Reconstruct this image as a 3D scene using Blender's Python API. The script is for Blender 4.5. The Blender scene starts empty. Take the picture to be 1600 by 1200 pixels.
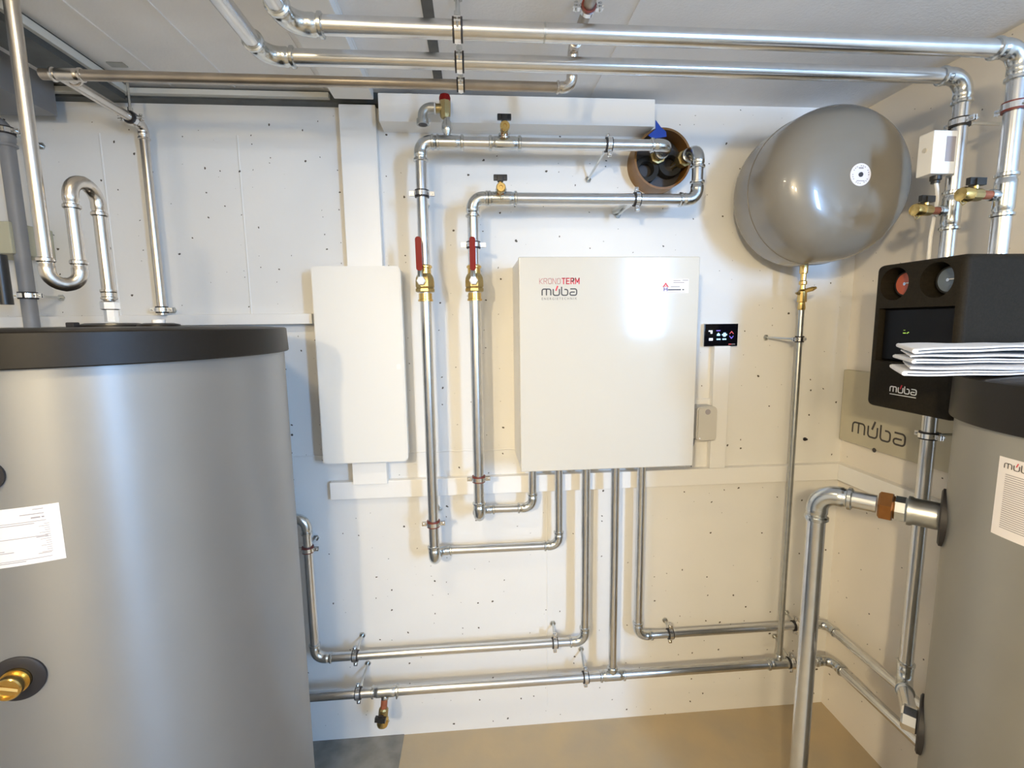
import bpy, bmesh, math, random
from mathutils import Vector, Matrix
random.seed(7)
PI = math.pi
S = bpy.context.scene
COL = S.collection

# ------------------------------------------------------------------ camera
CAM = Vector((0.0, -1.7, 1.585))
RT = Vector((0.996774, -0.079224, -0.012860))
UP = Vector((0.022744, 0.125152, 0.991877))
FW = Vector((0.076971, 0.988969, -0.126550))
FPX = 745.0
cd = bpy.data.cameras.new('camera'); cam = bpy.data.objects.new('camera', cd); COL.objects.link(cam)
cd.sensor_fit = 'HORIZONTAL'; cd.sensor_width = 36.0; cd.lens = FPX * 36.0 / 1600.0
cd.clip_start = 0.02
cam.matrix_world = Matrix(((RT.x, UP.x, -FW.x, CAM.x), (RT.y, UP.y, -FW.y, CAM.y), (RT.z, UP.z, -FW.z, CAM.z), (0, 0, 0, 1)))
S.camera = cam

# ------------------------------------------------------------------ world, lamps, exposure
S.view_settings.view_transform = 'Standard'; S.view_settings.look = 'None'
S.view_settings.exposure = 0.0; S.view_settings.gamma = 1.0; S.view_settings.use_curve_mapping = False
w = bpy.data.worlds.new('world'); S.world = w; w.use_nodes = True
bg = w.node_tree.nodes['Background']; bg.inputs[0].default_value = (0.62, 0.78, 1.0, 1); bg.inputs[1].default_value = 3.0

def area(name, loc, target, sx, sy, power, col, spread=None):
    l = bpy.data.lights.new(name, 'AREA'); l.shape = 'RECTANGLE'; l.size = sx; l.size_y = sy
    l.energy = power; l.color = col
    if spread: l.spread = spread
    o = bpy.data.objects.new(name, l); COL.objects.link(o); o.location = loc
    d = Vector(target) - Vector(loc); o.rotation_euler = d.to_track_quat('-Z', 'Y').to_euler()
    return o
def globe(name, loc, r, power, col):
    l = bpy.data.lights.new(name, 'POINT'); l.shadow_soft_size = r; l.energy = power; l.color = col
    o = bpy.data.objects.new(name, l); COL.objects.link(o); o.location = loc; return o
def spot(name, loc, target, power, col, size, blend=1.0, r=0.06):
    l = bpy.data.lights.new(name, 'SPOT'); l.energy = power; l.color = col; l.spot_size = math.radians(size); l.spot_blend = blend; l.shadow_soft_size = r
    o = bpy.data.objects.new(name, l); COL.objects.link(o); o.location = loc
    o.rotation_euler = (Vector(target) - Vector(loc)).to_track_quat('-Z', 'Y').to_euler(); return o
DAY = (0.32, 0.58, 1.0); WARM = (1.0, 0.80, 0.50)
area('daylight_through_window', (1.76, -3.585, 1.88), (1.76, 0.0, 1.88), 0.28, 0.80, 82, DAY)
area('ceiling_lamp_light', (-0.45, -1.25, 2.27), (-0.45, -1.25, 0), 0.12, 0.12, 11, WARM)
spot('added_warm_spot', (-0.75, -3.0, 2.12), (1.1, -0.1, 0.65), 188, WARM, 72)  # unseen spot, added to warm and brighten the lower right wall
globe('pendant_lamp_light', (-0.30, -3.0, 2.02), 0.10, 46, WARM)

# ------------------------------------------------------------------ helpers
def at(x, y, Y):
    d = FW + RT * ((x - 800) / FPX) - UP * ((y - 600) / FPX)
    return CAM + d * ((Y - CAM.y) / d.y)
def atx(x, y, X):
    d = FW + RT * ((x - 800) / FPX) - UP * ((y - 600) / FPX)
    return CAM + d * ((X - CAM.x) / d.x)
def atz(x, y, Z):
    d = FW + RT * ((x - 800) / FPX) - UP * ((y - 600) / FPX)
    return CAM + d * ((Z - CAM.z) / d.z)
def atd(x, y, dep):
    return CAM + (FW + RT * ((x - 800) / FPX) - UP * ((y - 600) / FPX)) * dep

def mat(name, col, rough=0.5, metal=0.0, noise=0.0, nscale=20.0, bump=0.0, bscale=60.0, coat=0.0, spec=0.5, emit=None, estr=0.0, noise_col=None):
    m = bpy.data.materials.new(name); m.use_nodes = True; nt = m.node_tree; n = nt.nodes; L = nt.links
    b = n['Principled BSDF']
    b.inputs['Base Color'].default_value = (*col, 1); b.inputs['Roughness'].default_value = rough
    b.inputs['Metallic'].default_value = metal; b.inputs['Coat Weight'].default_value = coat
    b.inputs['Specular IOR Level'].default_value = spec
    tc = n.new('ShaderNodeTexCoord')
    if noise > 0:
        t = n.new('ShaderNodeTexNoise'); t.inputs['Scale'].default_value = nscale; t.inputs['Detail'].default_value = 6
        L.new(tc.outputs['Object'], t.inputs['Vector'])
        r = n.new('ShaderNodeValToRGB')
        c2 = noise_col or tuple(c * (1 - noise) for c in col)
        r.color_ramp.elements[0].position = 0.3; r.color_ramp.elements[1].position = 0.7
        r.color_ramp.elements[0].color = (*c2, 1); r.color_ramp.elements[1].color = (*col, 1)
        L.new(t.outputs['Fac'], r.inputs['Fac']); L.new(r.outputs['Color'], b.inputs['Base Color'])
    if bump > 0:
        t2 = n.new('ShaderNodeTexNoise'); t2.inputs['Scale'].default_value = bscale; t2.inputs['Detail'].default_value = 4
        L.new(tc.outputs['Object'], t2.inputs['Vector'])
        bp = n.new('ShaderNodeBump'); bp.inputs['Strength'].default_value = bump; bp.inputs['Distance'].default_value = 0.002
        L.new(t2.outputs['Fac'], bp.inputs['Height']); L.new(bp.outputs['Normal'], b.inputs['Normal'])
    if emit:
        b.inputs['Emission Color'].default_value = (*emit, 1); b.inputs['Emission Strength'].default_value = estr
    return m

def wall_mat(name, col, pits=1.0):
    """painted concrete: fine grain, faint cloudiness, small dark air holes"""
    m = mat(name, col, rough=0.62, noise=0.05, nscale=3.0, spec=0.3)
    nt = m.node_tree; n = nt.nodes; L = nt.links; b = n['Principled BSDF']
    tc = [x for x in n if x.type == 'TEX_COORD'][0]
    basecol = b.inputs['Base Color'].links[0].from_socket
    v = n.new('ShaderNodeTexVoronoi'); v.voronoi_dimensions = '2D'
    sx = n.new('ShaderNodeSeparateXYZ'); ad_ = n.new('ShaderNodeMath'); cx_ = n.new('ShaderNodeCombineXYZ')
    L.new(tc.outputs['Object'], sx.inputs[0]); L.new(sx.outputs[0], ad_.inputs[0]); L.new(sx.outputs[1], ad_.inputs[1]); L.new(ad_.outputs[0], cx_.inputs[0]); L.new(sx.outputs[2], cx_.inputs[1])
    v.inputs['Scale'].default_value = 19.0; v.inputs['Randomness'].default_value = 1.0
    nz = n.new('ShaderNodeTexNoise'); nz.inputs['Scale'].default_value = 70.0
    mx = n.new('ShaderNodeMix'); mx.data_type = 'VECTOR'; mx.inputs[0].default_value = 0.012
    L.new(cx_.outputs[0], nz.inputs['Vector']); L.new(cx_.outputs[0], mx.inputs[4]); L.new(nz.outputs['Color'], mx.inputs[5])
    L.new(mx.outputs[1], v.inputs['Vector'])
    # per-cell random size
    sep = n.new('ShaderNodeSeparateColor'); L.new(v.outputs['Color'], sep.inputs[0])
    pw = n.new('ShaderNodeMath'); pw.operation = 'POWER'; pw.inputs[1].default_value = 4.2; L.new(sep.outputs[0], pw.inputs[0])
    ml = n.new('ShaderNodeMath'); ml.operation = 'MULTIPLY'; ml.inputs[1].default_value = 0.075 * pits; L.new(pw.outputs[0], ml.inputs[0])
    lt = n.new('ShaderNodeMath'); lt.operation = 'LESS_THAN'; L.new(v.outputs['Distance'], lt.inputs[0]); L.new(ml.outputs[0], lt.inputs[1])
    mc = n.new('ShaderNodeMix'); mc.data_type = 'RGBA'; L.new(lt.outputs[0], mc.inputs[0]); L.new(basecol, mc.inputs[6])
    mc.inputs[7].default_value = (0.10, 0.085, 0.065, 1); L.new(mc.outputs[2], b.inputs['Base Color'])
    t2 = n.new('ShaderNodeTexNoise'); t2.inputs['Scale'].default_value = 9.0; t2.inputs['Detail'].default_value = 8
    L.new(tc.outputs['Object'], t2.inputs['Vector'])
    bp = n.new('ShaderNodeBump'); bp.inputs['Strength'].default_value = 0.35; bp.inputs['Distance'].default_value = 0.004
    L.new(t2.outputs['Fac'], bp.inputs['Height'])
    bp2 = n.new('ShaderNodeBump'); bp2.inputs['Strength'].default_value = 0.8; bp2.inputs['Distance'].default_value = -0.002
    L.new(lt.outputs[0], bp2.inputs['Height']); L.new(bp.outputs['Normal'], bp2.inputs['Normal']); L.new(bp2.outputs['Normal'], b.inputs['Normal'])
    return m

M = {}
M['wall'] = wall_mat('wall_paint', (0.80, 0.79, 0.76))
M['wall_r'] = wall_mat('side_wall_paint', (0.84, 0.79, 0.71), 0.7)
M['ceil'] = mat('ceiling_paint', (0.89, 0.885, 0.88), 0.8, noise=0.06, nscale=6, bump=0.5, bscale=150)
M['ceil2'] = mat('ceiling_joint', (0.16, 0.16, 0.15), 0.8, noise=0.3, nscale=30)
M['floor'] = mat('floor_concrete', (0.48, 0.37, 0.22), 0.55, noise=0.2, nscale=5, bump=0.3, bscale=40, noise_col=(0.40, 0.33, 0.23))
M['floor_g'] = mat('floor_grey_patch', (0.30, 0.29, 0.26), 0.6, noise=0.55, nscale=9, bump=0.3, bscale=40)
M['trunk'] = mat('white_plastic_trunking', (0.84, 0.83, 0.80), 0.38)
M['enamel'] = mat('white_enamel', (0.62, 0.59, 0.52), 0.09, coat=0.3)
M['cabinet'] = mat('white_plastic_door', (0.77, 0.76, 0.72), 0.45)
M['zinc'] = mat('galvanised_steel', (0.74, 0.75, 0.76), 0.24, 1.0, noise=0.10, nscale=35)
M['zincd'] = mat('galvanised_fitting', (0.66, 0.68, 0.68), 0.22, 1.0, noise=0.12, nscale=60)
M['zincm'] = mat('dull_galvanised_steel', (0.55, 0.56, 0.54), 0.36, 1.0, noise=0.15, nscale=40)
M['steel'] = mat('stainless_steel', (0.70, 0.66, 0.61), 0.26, 1.0, noise=0.08, nscale=35)
M['copper'] = mat('tarnished_pipe', (0.50, 0.44, 0.37), 0.34, 0.9, noise=0.25, nscale=14)
M['chrome'] = mat('bright_metal', (0.86, 0.86, 0.86), 0.14, 1.0)
M['brass'] = mat('brass', (0.78, 0.55, 0.20), 0.26, 1.0, noise=0.15, nscale=50)
M['brassd'] = mat('dull_brass', (0.50, 0.39, 0.18), 0.36, 0.9, noise=0.2, nscale=40)
M['bronze'] = mat('red_bronze', (0.38, 0.17, 0.055), 0.36, 0.9, noise=0.2, nscale=40)
M['rust'] = mat('red_sealed_thread', (0.38, 0.12, 0.06), 0.5, 0.2, noise=0.3, nscale=60)
M['red'] = mat('red_plastic', (0.20, 0.006, 0.005), 0.4, spec=0.15)
M['rubber'] = mat('black_rubber', (0.020, 0.018, 0.020), 0.55)
M['rubber_r'] = mat('dark_red_rubber', (0.16, 0.03, 0.02), 0.5)
M['black'] = mat('black_plastic', (0.018, 0.018, 0.018), 0.35)
M['epp'] = mat('black_foam_shell', (0.020, 0.016, 0.010), 0.65, noise=0.3, nscale=220, bump=0.15, bscale=500, spec=0.15)
M['lid'] = mat('dark_lid_plastic', (0.014, 0.012, 0.010), 0.40, spec=0.25, noise=0.1, nscale=150, bump=0.05, bscale=500)
M['tank'] = mat('silver_foil_jacket', (0.32, 0.325, 0.325), 0.44, 0.5, noise=0.04, nscale=8)
M['tankr'] = mat('grey_foil_jacket', (0.33, 0.32, 0.285), 0.45, 0.35, noise=0.05, nscale=8)
M['vessel'] = mat('grey_lacquer', (0.225, 0.205, 0.168), 0.26, coat=0.35)
for k_ in ('tank', 'tankr'):
    nt_ = M[k_].node_tree; b_ = nt_.nodes['Principled BSDF']; tg = nt_.nodes.new('ShaderNodeTangent'); tg.direction_type = 'RADIAL'; tg.axis = 'Z'
    nt_.links.new(tg.outputs[0], b_.inputs['Tangent']); b_.inputs['Anisotropic'].default_value = 0.85; b_.inputs['Anisotropic Rotation'].default_value = 0.25
M['paper'] = mat('white_paper', (0.86, 0.84, 0.83), 0.7)
M['label'] = mat('label_sticker', (0.85, 0.81, 0.80), 0.45)
M['ink'] = mat('grey_print', (0.35, 0.32, 0.33), 0.6)
M['inkg'] = mat('mid_grey_print', (0.16, 0.15, 0.15), 0.6)
M['inkd'] = mat('dark_print', (0.045, 0.04, 0.04), 0.5)
M['inkr'] = mat('red_print', (0.65, 0.03, 0.05), 0.5)
M['inkp'] = mat('pale_red_print', (0.50, 0.16, 0.16), 0.5)
M['inkb'] = mat('violet_print', (0.12, 0.08, 0.38), 0.5)
M['inkw'] = mat('white_print', (0.80, 0.80, 0.78), 0.5)
M['plate'] = mat('beige_backing_plate', (0.52, 0.48, 0.36), 0.42, noise=0.08, nscale=10)
M['orange'] = mat('brown_plastic_sleeve', (0.21, 0.095, 0.014), 0.35)
M['foam'] = mat('grey_pipe_insulation', (0.018, 0.018, 0.017), 0.8, noise=0.3, nscale=40)
M['blue'] = mat('blue_tape', (0.012, 0.06, 0.42), 0.45)
M['glassb'] = mat('black_glass', (0.004, 0.004, 0.006), 0.06)
M['display'] = mat('matt_black_display', (0.003, 0.003, 0.004), 0.45, spec=0.2)
M['icon'] = mat('lit_icon', (0.2, 0.5, 0.8), 0.4, emit=(0.45, 0.80, 1.0), estr=1.4)
M['iconw'] = mat('lit_white_icon', (0.6, 0.6, 0.6), 0.4, emit=(0.8, 0.85, 1.0), estr=0.9)
M['iconr'] = mat('lit_red_icon', (0.6, 0.1, 0.1), 0.4, emit=(0.8, 0.10, 0.12), estr=0.6)
M['iconv'] = mat('lit_violet_icon', (0.2, 0.1, 0.6), 0.4, emit=(0.25, 0.20, 1.0), estr=0.9)
M['icong'] = mat('lit_green_icon', (0.3, 0.5, 0.1), 0.4, emit=(0.45, 0.75, 0.10), estr=0.7)
M['gaugeR'] = mat('red_gauge_face', (0.52, 0.13, 0.08), 0.25)
M['gaugeB'] = mat('blue_grey_gauge_face', (0.16, 0.20, 0.25), 0.2)
M['beam'] = mat('dark_steel_channel', (0.10, 0.11, 0.11), 0.5, 0.3, noise=0.3, nscale=20)
M['beaml'] = mat('pale_channel_edge', (0.62, 0.62, 0.58), 0.5)
M['greyp'] = mat('grey_painted_pipe', (0.26, 0.27, 0.29), 0.45, noise=0.1, nscale=20)
M['beige'] = mat('beige_plastic', (0.48, 0.46, 0.33), 0.5)
M['glass'] = mat('window_glass', (0.8, 0.9, 1.0), 0.02)
M['glass'].node_tree.nodes['Principled BSDF'].inputs['Transmission Weight'].default_value = 1.0
M['adapter'] = mat('off_white_plastic', (0.60, 0.58, 0.53), 0.4)
M['frame'] = mat('window_frame', (0.7, 0.7, 0.7), 0.4)
M['diff'] = mat('lamp_diffuser', (0.9, 0.85, 0.75), 0.4, emit=(1.0, 0.84, 0.62), estr=2.5)

class MB:
    def __init__(s): s.v = []; s.f = []; s.wn = False
    def add(s, vs, fs):
        o = len(s.v); s.v += [Vector(p) for p in vs]; s.f += [tuple(i + o for i in f) for f in fs]
        return s
    def box(s, x0, x1, y0, y1, z0, z1, bev=0.0, seg=2):
        if x1 < x0: x0, x1 = x1, x0
        if y1 < y0: y0, y1 = y1, y0
        if z1 < z0: z0, z1 = z1, z0
        bm = bmesh.new(); bmesh.ops.create_cube(bm, size=1.0)
        for v in bm.verts:
            v.co = Vector(((x0 + x1) / 2 + v.co.x * (x1 - x0), (y0 + y1) / 2 + v.co.y * (y1 - y0), (z0 + z1) / 2 + v.co.z * (z1 - z0)))
        if bev > 0: s.wn = True
        if bev > 0: bmesh.ops.bevel(bm, geom=bm.edges[:] , offset=bev, segments=seg, affect='EDGES', profile=0.5)
        return s.bm(bm)
    def bm(s, bm, mtx=None):
        bm.verts.index_update()
        if mtx: bmesh.ops.transform(bm, matrix=mtx, verts=bm.verts)
        s.add([v.co.copy() for v in bm.verts], [tuple(v.index for v in f.verts) for f in bm.faces]); bm.free(); return s
    def sweep(s, pts, rad, n=16, caps=True, closed=False, phase=0.0):
        pts = [Vector(p) for p in pts]; m = len(pts)
        if not hasattr(rad, '__len__'): rad = [rad] * m
        # tangents
        T = []
        for i in range(m):
            a = pts[i - 1] if (i > 0 or closed) else pts[0]; b = pts[(i + 1) % m] if (i < m - 1 or closed) else pts[-1]
            t = b - a
            if t.length < 1e-9: t = T[-1] if T else Vector((0, 0, 1))
            T.append(t.normalized())
        for i in range(m):       # zero-length doubles keep the direction of their neighbours
            pass
        ref = Vector((0, 0, 1)) if abs(T[0].z) < 0.9 else Vector((1, 0, 0))
        u = ref.cross(T[0]).normalized(); vs = []
        for i in range(m):
            u = (u - T[i] * u.dot(T[i])).normalized(); w_ = T[i].cross(u)
            for k in range(n):
                a = 2 * PI * k / n + phase
                vs.append(pts[i] + (u * math.cos(a) + w_ * math.sin(a)) * rad[i])
        fs = []
        for i in range(m - 1 + (1 if closed else 0)):
            j = (i + 1) % m
            for k in range(n): fs.append((i * n + k, i * n + (k + 1) % n, j * n + (k + 1) % n, j * n + k))
        if caps and not closed:
            fs.append(tuple(reversed(range(n)))); fs.append(tuple(range((m - 1) * n, m * n)))
        return s.add(vs, fs)
    def lathe(s, o, d, prof, n=24, caps=True, phase=0.0):
        """prof: list of (distance along d, radius)"""
        o = Vector(o); d = Vector(d).normalized()
        ref = Vector((0, 0, 1)) if abs(d.z) < 0.9 else Vector((1, 0, 0))
        u = ref.cross(d).normalized(); w_ = d.cross(u); vs = []; m = len(prof)
        for (h, r) in prof:
            for k in range(n):
                a = 2 * PI * k / n + phase; vs.append(o + d * h + (u * math.cos(a) + w_ * math.sin(a)) * max(r, 1e-5))
        fs = [(i * n + k, i * n + (k + 1) % n, (i + 1) * n + (k + 1) % n, (i + 1) * n + k) for i in range(m - 1) for k in range(n)]
        if caps: fs.append(tuple(reversed(range(n)))); fs.append(tuple(range((m - 1) * n, m * n)))
        return s.add(vs, fs)
    def ring(s, o, d, ri, ro, h, n=32):
        """flat-sided ring, centred on o"""
        o = Vector(o); d = Vector(d).normalized()
        ref = Vector((0, 0, 1)) if abs(d.z) < 0.9 else Vector((1, 0, 0))
        u = ref.cross(d).normalized(); w_ = d.cross(u); vs = []
        pr = [(-h / 2, ri), (-h / 2, ro), (h / 2, ro), (h / 2, ri)]
        for (a_, r) in pr:
            for k in range(n):
                a = 2 * PI * k / n; vs.append(o + d * a_ + (u * math.cos(a) + w_ * math.sin(a)) * r)
        fs = [(i * n + k, i * n + (k + 1) % n, ((i + 1) % 4) * n + (k + 1) % n, ((i + 1) % 4) * n + k) for i in range(4) for k in range(n)]
        return s.add(vs, fs)
    def slab(s, org, ux, uy, outline, t, n=None):
        """closed 2-D outline extruded by t along ux x uy"""
        ux = Vector(ux); uy = Vector(uy); nn = ux.cross(uy).normalized() * t; org = Vector(org); k = len(outline)
        a = [org + ux * p[0] + uy * p[1] for p in outline]
        return s.add(a + [p + nn for p in a], [tuple(reversed(range(k))), tuple(range(k, 2 * k))] + [(i, (i + 1) % k, (i + 1) % k + k, i + k) for i in range(k)])
    def build(s, name, material, parent=None, smooth=35, loc=None, sharp=None):
        me = bpy.data.meshes.new(name)
        off = Vector(loc) if loc is not None else Vector((0, 0, 0))
        if parent is not None: off = world_of(parent)
        me.from_pydata([tuple(v - off) for v in s.v], [], s.f); me.validate()
        bm = bmesh.new(); bm.from_mesh(me); bmesh.ops.recalc_face_normals(bm, faces=bm.faces); bm.to_mesh(me); bm.free()
        if smooth:
            me.shade_smooth(); me.set_sharp_from_angle(angle=math.radians(smooth))
        me.materials.append(M[material] if isinstance(material, str) else material)
        o = bpy.data.objects.new(name, me); COL.objects.link(o)
        if parent is not None: o.parent = parent
        else: o.location = off
        if s.wn and smooth:
            md = o.modifiers.new('weighted_normals', 'WEIGHTED_NORMAL'); md.keep_sharp = True; md.mode = 'FACE_AREA'
        return o
def world_of(o):
    p = Vector(o.location)
    while o.parent: o = o.parent; p += Vector(o.location)
    return p
def rrect(w_, h_, r, n=5, cx=0.0, cy=0.0):
    o = []
    for (sx, sy, a0) in ((1, 1, 0), (-1, 1, 90), (-1, -1, 180), (1, -1, 270)):
        for k in range(n + 1):
            a = math.radians(a0 + 90 * k / n); o.append((cx + sx * (w_ / 2 - r) + r * math.cos(a), cy + sy * (h_ / 2 - r) + r * math.sin(a)))
    return o
def thing(name, label, cat, loc, group=None):
    o = bpy.data.objects.new(name, None); COL.objects.link(o); o.location = loc; o.empty_display_size = 0.05
    o['label'] = label; o['category'] = cat
    if group: o['group'] = group
    return o
def tag(o, label, cat, group=None):
    o['label'] = label; o['category'] = cat
    if group: o['group'] = group
    return o
def struct(o): o['kind'] = 'structure'; return o
def text_mesh(name, body, size, org, ux, uy, material, parent, bold=0.0, align='LEFT', spacing=1.0, xs=1.0):
    c = bpy.data.curves.new('tmp', 'FONT'); c.body = body; c.size = size; c.extrude = 0.0002; c.offset = bold; c.align_x = align
    c.space_character = spacing; c.resolution_u = 3
    t = bpy.data.objects.new('tmp', c); COL.objects.link(t)
    bpy.context.view_layer.update(); dg = bpy.context.evaluated_depsgraph_get()
    me = bpy.data.meshes.new_from_object(t.evaluated_get(dg)); bpy.data.objects.remove(t); 
    ux = Vector(ux).normalized(); uy = Vector(uy).normalized(); nn = ux.cross(uy); org = Vector(org)
    off = world_of(parent) if parent else Vector((0, 0, 0))
    for v in me.vertices: v.co = org + ux * v.co.x * xs + uy * v.co.y + nn * v.co.z - off
    me.name = name; me.materials.clear(); me.materials.append(M[material])
    o = bpy.data.objects.new(name, me); COL.objects.link(o); o.parent = parent
    return o

# strokes for the rounded lower-case word mark  (unit: x-height 1)
def wordmark(org, ux, uy, h, parent, mat_main, mat_acc, t=0.0004, sw=0.13, conform=None, only=None):
    ux = Vector(ux).normalized(); uy = Vector(uy).normalized(); nn = ux.cross(uy); org = Vector(org)
    def arc(cx, cy, r, a0, a1, n=5): return [(cx + r * math.cos(math.radians(a0 + (a1 - a0) * k / n)), cy + r * math.sin(math.radians(a0 + (a1 - a0) * k / n))) for k in range(n + 1)]
    q = 0.3
    def stroke(mb, pl, wd):
        m = len(pl); L_ = []; R_ = []
        for i in range(m):
            a = Vector(pl[max(i - 1, 0)]); b = Vector(pl[min(i + 1, m - 1)]); d = (b - a).normalized(); nrm = Vector((-d.y, d.x))
            p = Vector(pl[i]); L_.append(p + nrm * wd / 2); R_.append(p - nrm * wd / 2)
        def P(p, k):
            if conform: return conform(p.x * h, p.y * h, t * k)
            return org + ux * (p.x * h) + uy * (p.y * h) + nn * (t * k)
        vs = [P(p, 1) for p in L_] + [P(p, 1) for p in R_] + [P(p, 0) for p in L_] + [P(p, 0) for p in R_]
        fs = []
        for i in range(m - 1):
            fs += [(i, i + 1, m + i + 1, m + i), (i, i + 1, 2 * m + i + 1, 2 * m + i), (m + i, m + i + 1, 3 * m + i + 1, 3 * m + i)]
        fs += [(0, m, 3 * m, 2 * m), (m - 1, 2 * m - 1, 4 * m - 1, 3 * m - 1)]
        mb.add(vs, fs)
    letters = {
        'm': ([[(0, 0), (0, 1 - q)] + arc(q, 1 - q, q, 180, 90)[1:] + [(1.4 - q, 1)] + arc(1.4 - q, 1 - q, q, 90, 0)[1:] + [(1.4, 0)], [(0.7, 1), (0.7, 0)]], 0),
        'u': ([[(0, 1), (0, q)] + arc(q, q, q, 180, 270)[1:] + [(1 - q, 0)] + arc(1 - q, q, q, 270, 360)[1:] + [(1, 1)]], 1.8),
        'b': ([[(0, 1.35), (0, q)] + arc(q, q, q, 180, 270)[1:] + [(1 - q, 0)] + arc(1 - q, q, q, 270, 360)[1:] + [(1, 0.6)] + arc(1 - q, 1 - q - 0.08, q, 0, 90) + [(0.45, 0.92)]], 3.15),
        'a': ([[(0.05, 1), (1.1 - q, 1)] + arc(1.1 - q, 1 - q, q, 90, 0)[1:] + [(1.1, q)] + arc(1.1 - q, q, q, 0, -90)[1:] + [(0.25, 0)] + arc(0.25, 0.25, 0.25, -90, -270)[1:] + [(0.8, 0.5)]], 4.5)}
    mb = MB(); 
    for ch, (sts, dx) in letters.items():
        if only and ch not in only: continue
        for st in sts: stroke(mb, [(x + dx, y) for x, y in st], sw)
    mb.build('lettering', mat_main, parent, smooth=0)
    mb = MB(); stroke(mb, [(1.8 + 0.42, 0.72), (1.8 + 0.72, 1.5)], sw * 1.2)
    mb.build('lettering_accent', mat_acc, parent, smooth=0)

# ------------------------------------------------------------------ room shell
FZ = 0.0; CZ = 2.325; RX = 1.41; JY = -0.665; LX = -2.3; BY = -3.6; RX2 = 2.6
struct(MB().box(LX, RX2, BY, 0.15, -0.1, FZ).build('floor', 'floor', smooth=0))
g0 = at(632, 1152, 0.0); gp = atz(632, 1200, FZ)
struct(MB().box(LX, g0.x, -1.6, 0.0, FZ, 0.0025).build('trim_1', 'floor_g', smooth=0))
bk = struct(MB().box(LX - 0.1, RX + 0.1, 0, 0.15, FZ - 0.1, CZ + 0.1).build('wall_back', 'wall', smooth=0))
struct(MB().box(RX, RX + 0.12, JY, 0.0, FZ, CZ).build('wall_right', 'wall_r', smooth=0))
struct(MB().box(RX + 0.12, RX2, JY, JY + 0.12, FZ, CZ).build('wall_right_return', 'wall_r', smooth=0))
struct(MB().box(RX2, RX2 + 0.1, BY, JY + 0.12, FZ, CZ).build('wall_far_right', 'wall_r', smooth=0))
struct(MB().box(LX - 0.1, LX, BY, 0.0, FZ, CZ).build('wall_left', 'wall', smooth=0))
WX0, WX1, WZ0, WZ1 = 1.55, 1.97, 1.45, 2.31
mb = MB(); mb.box(LX - 0.1, WX0, BY - 0.15, BY, FZ, CZ); mb.box(WX1, RX2 + 0.1, BY - 0.15, BY, FZ, CZ); mb.box(WX0, WX1, BY - 0.15, BY, FZ, WZ0); mb.box(WX0, WX1, BY - 0.15, BY, WZ1, CZ)
struct(mb.build('wall_front', 'wall', smooth=0))
wf = struct(MB().box(WX0, WX0 + 0.05, BY - 0.1, BY - 0.04, WZ0, WZ1).box(WX1 - 0.05, WX1, BY - 0.1, BY - 0.04, WZ0, WZ1).box(WX0, WX1, BY - 0.1, BY - 0.04, WZ0, WZ0 + 0.05).box(WX0, WX1, BY - 0.1, BY - 0.04, WZ1 - 0.05, WZ1).build('window_1', 'frame', smooth=0))
ceil = struct(MB().box(LX - 0.1, RX2 + 0.1, BY, 0.15, CZ, CZ + 0.12).build('ceiling', 'ceil', smooth=0))
# ceiling board joints and the dark expansion joint
jx0 = atz(659, 10, CZ).x; jx1 = atz(677, 10, CZ).x
MB().box(jx0, jx1, -1.8, -0.10, CZ - 0.002, CZ + 0.004).build('expansion_joint', 'ceil2', ceil, smooth=0)
for (px, py) in ((991, 20), (290, 60), (135, 30), (480, 100)):
    x = atz(px, py, CZ).x
    MB().box(x - 0.003, x + 0.003, -1.8, -0.05, CZ - 0.003, CZ + 0.004).build('board_joint', 'ceil', ceil, smooth=0)
# form-work ridges and joints on the back wall
for (px, py, zt, zb) in ((372, 230, 2.2, 1.62), (160, 250, 2.2, 1.62)):
    x = at(px, py, 0).x
    MB().sweep([(x, 0.001, zt), (x, 0.001, zb)], 0.0035, 6).build('formwork_ridge', 'wall', bk)
zj = at(700, 705, 0).z
mb = MB(); pts = []; x = -0.7
while x < 0.15: pts.append((x, 0.0005, zj + random.uniform(-.002, .002))); x += 0.03
MB().sweep(pts, 0.003, 6).build('formwork_ridge', 'wall', bk)
xj = at(855, 950, 0).x
MB().sweep([(xj + random.uniform(-.0015, .0015), 0.001, z / 50) for z in range(4, 50, 2)], 0.0025, 6).build('formwork_ridge', 'wall', bk)

# ceiling channel along the back wall (dark) with a pale lip
px = lambda x, y, Y: at(x, y, Y).x
pz = lambda x, y, Y: at(x, y, Y).z
zt = 0; zb = at(300, 163, 0).z
ch = struct(MB().box(LX, at(655, 150, 0).x, -0.035, 0.0, zb, CZ).build('trim_2', 'beam', smooth=0))
MB().box(LX, at(520, 150, 0).x, -0.055, -0.035, pz(300, 147, -0.055), pz(300, 139, -0.055)).build('channel_lip', 'beaml', ch, smooth=0)
# left ceiling duct running towards the viewer
ax = atz(75, 66, CZ - 0.03).x
dk = struct(MB().box(ax - 0.10, ax, -1.7, -0.06, CZ - 0.05, CZ).build('trim_3', 'beam', smooth=0))
MB().box(ax, ax + 0.012, -1.7, -0.06, CZ - 0.032, CZ - 0.012).build('channel_lip', 'beaml', dk, smooth=0)
MB().box(ax - 0.42, ax - 0.20, -1.2, -0.06, CZ - 0.10, CZ).build('duct_section', 'greyp', dk, smooth=0)

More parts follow.
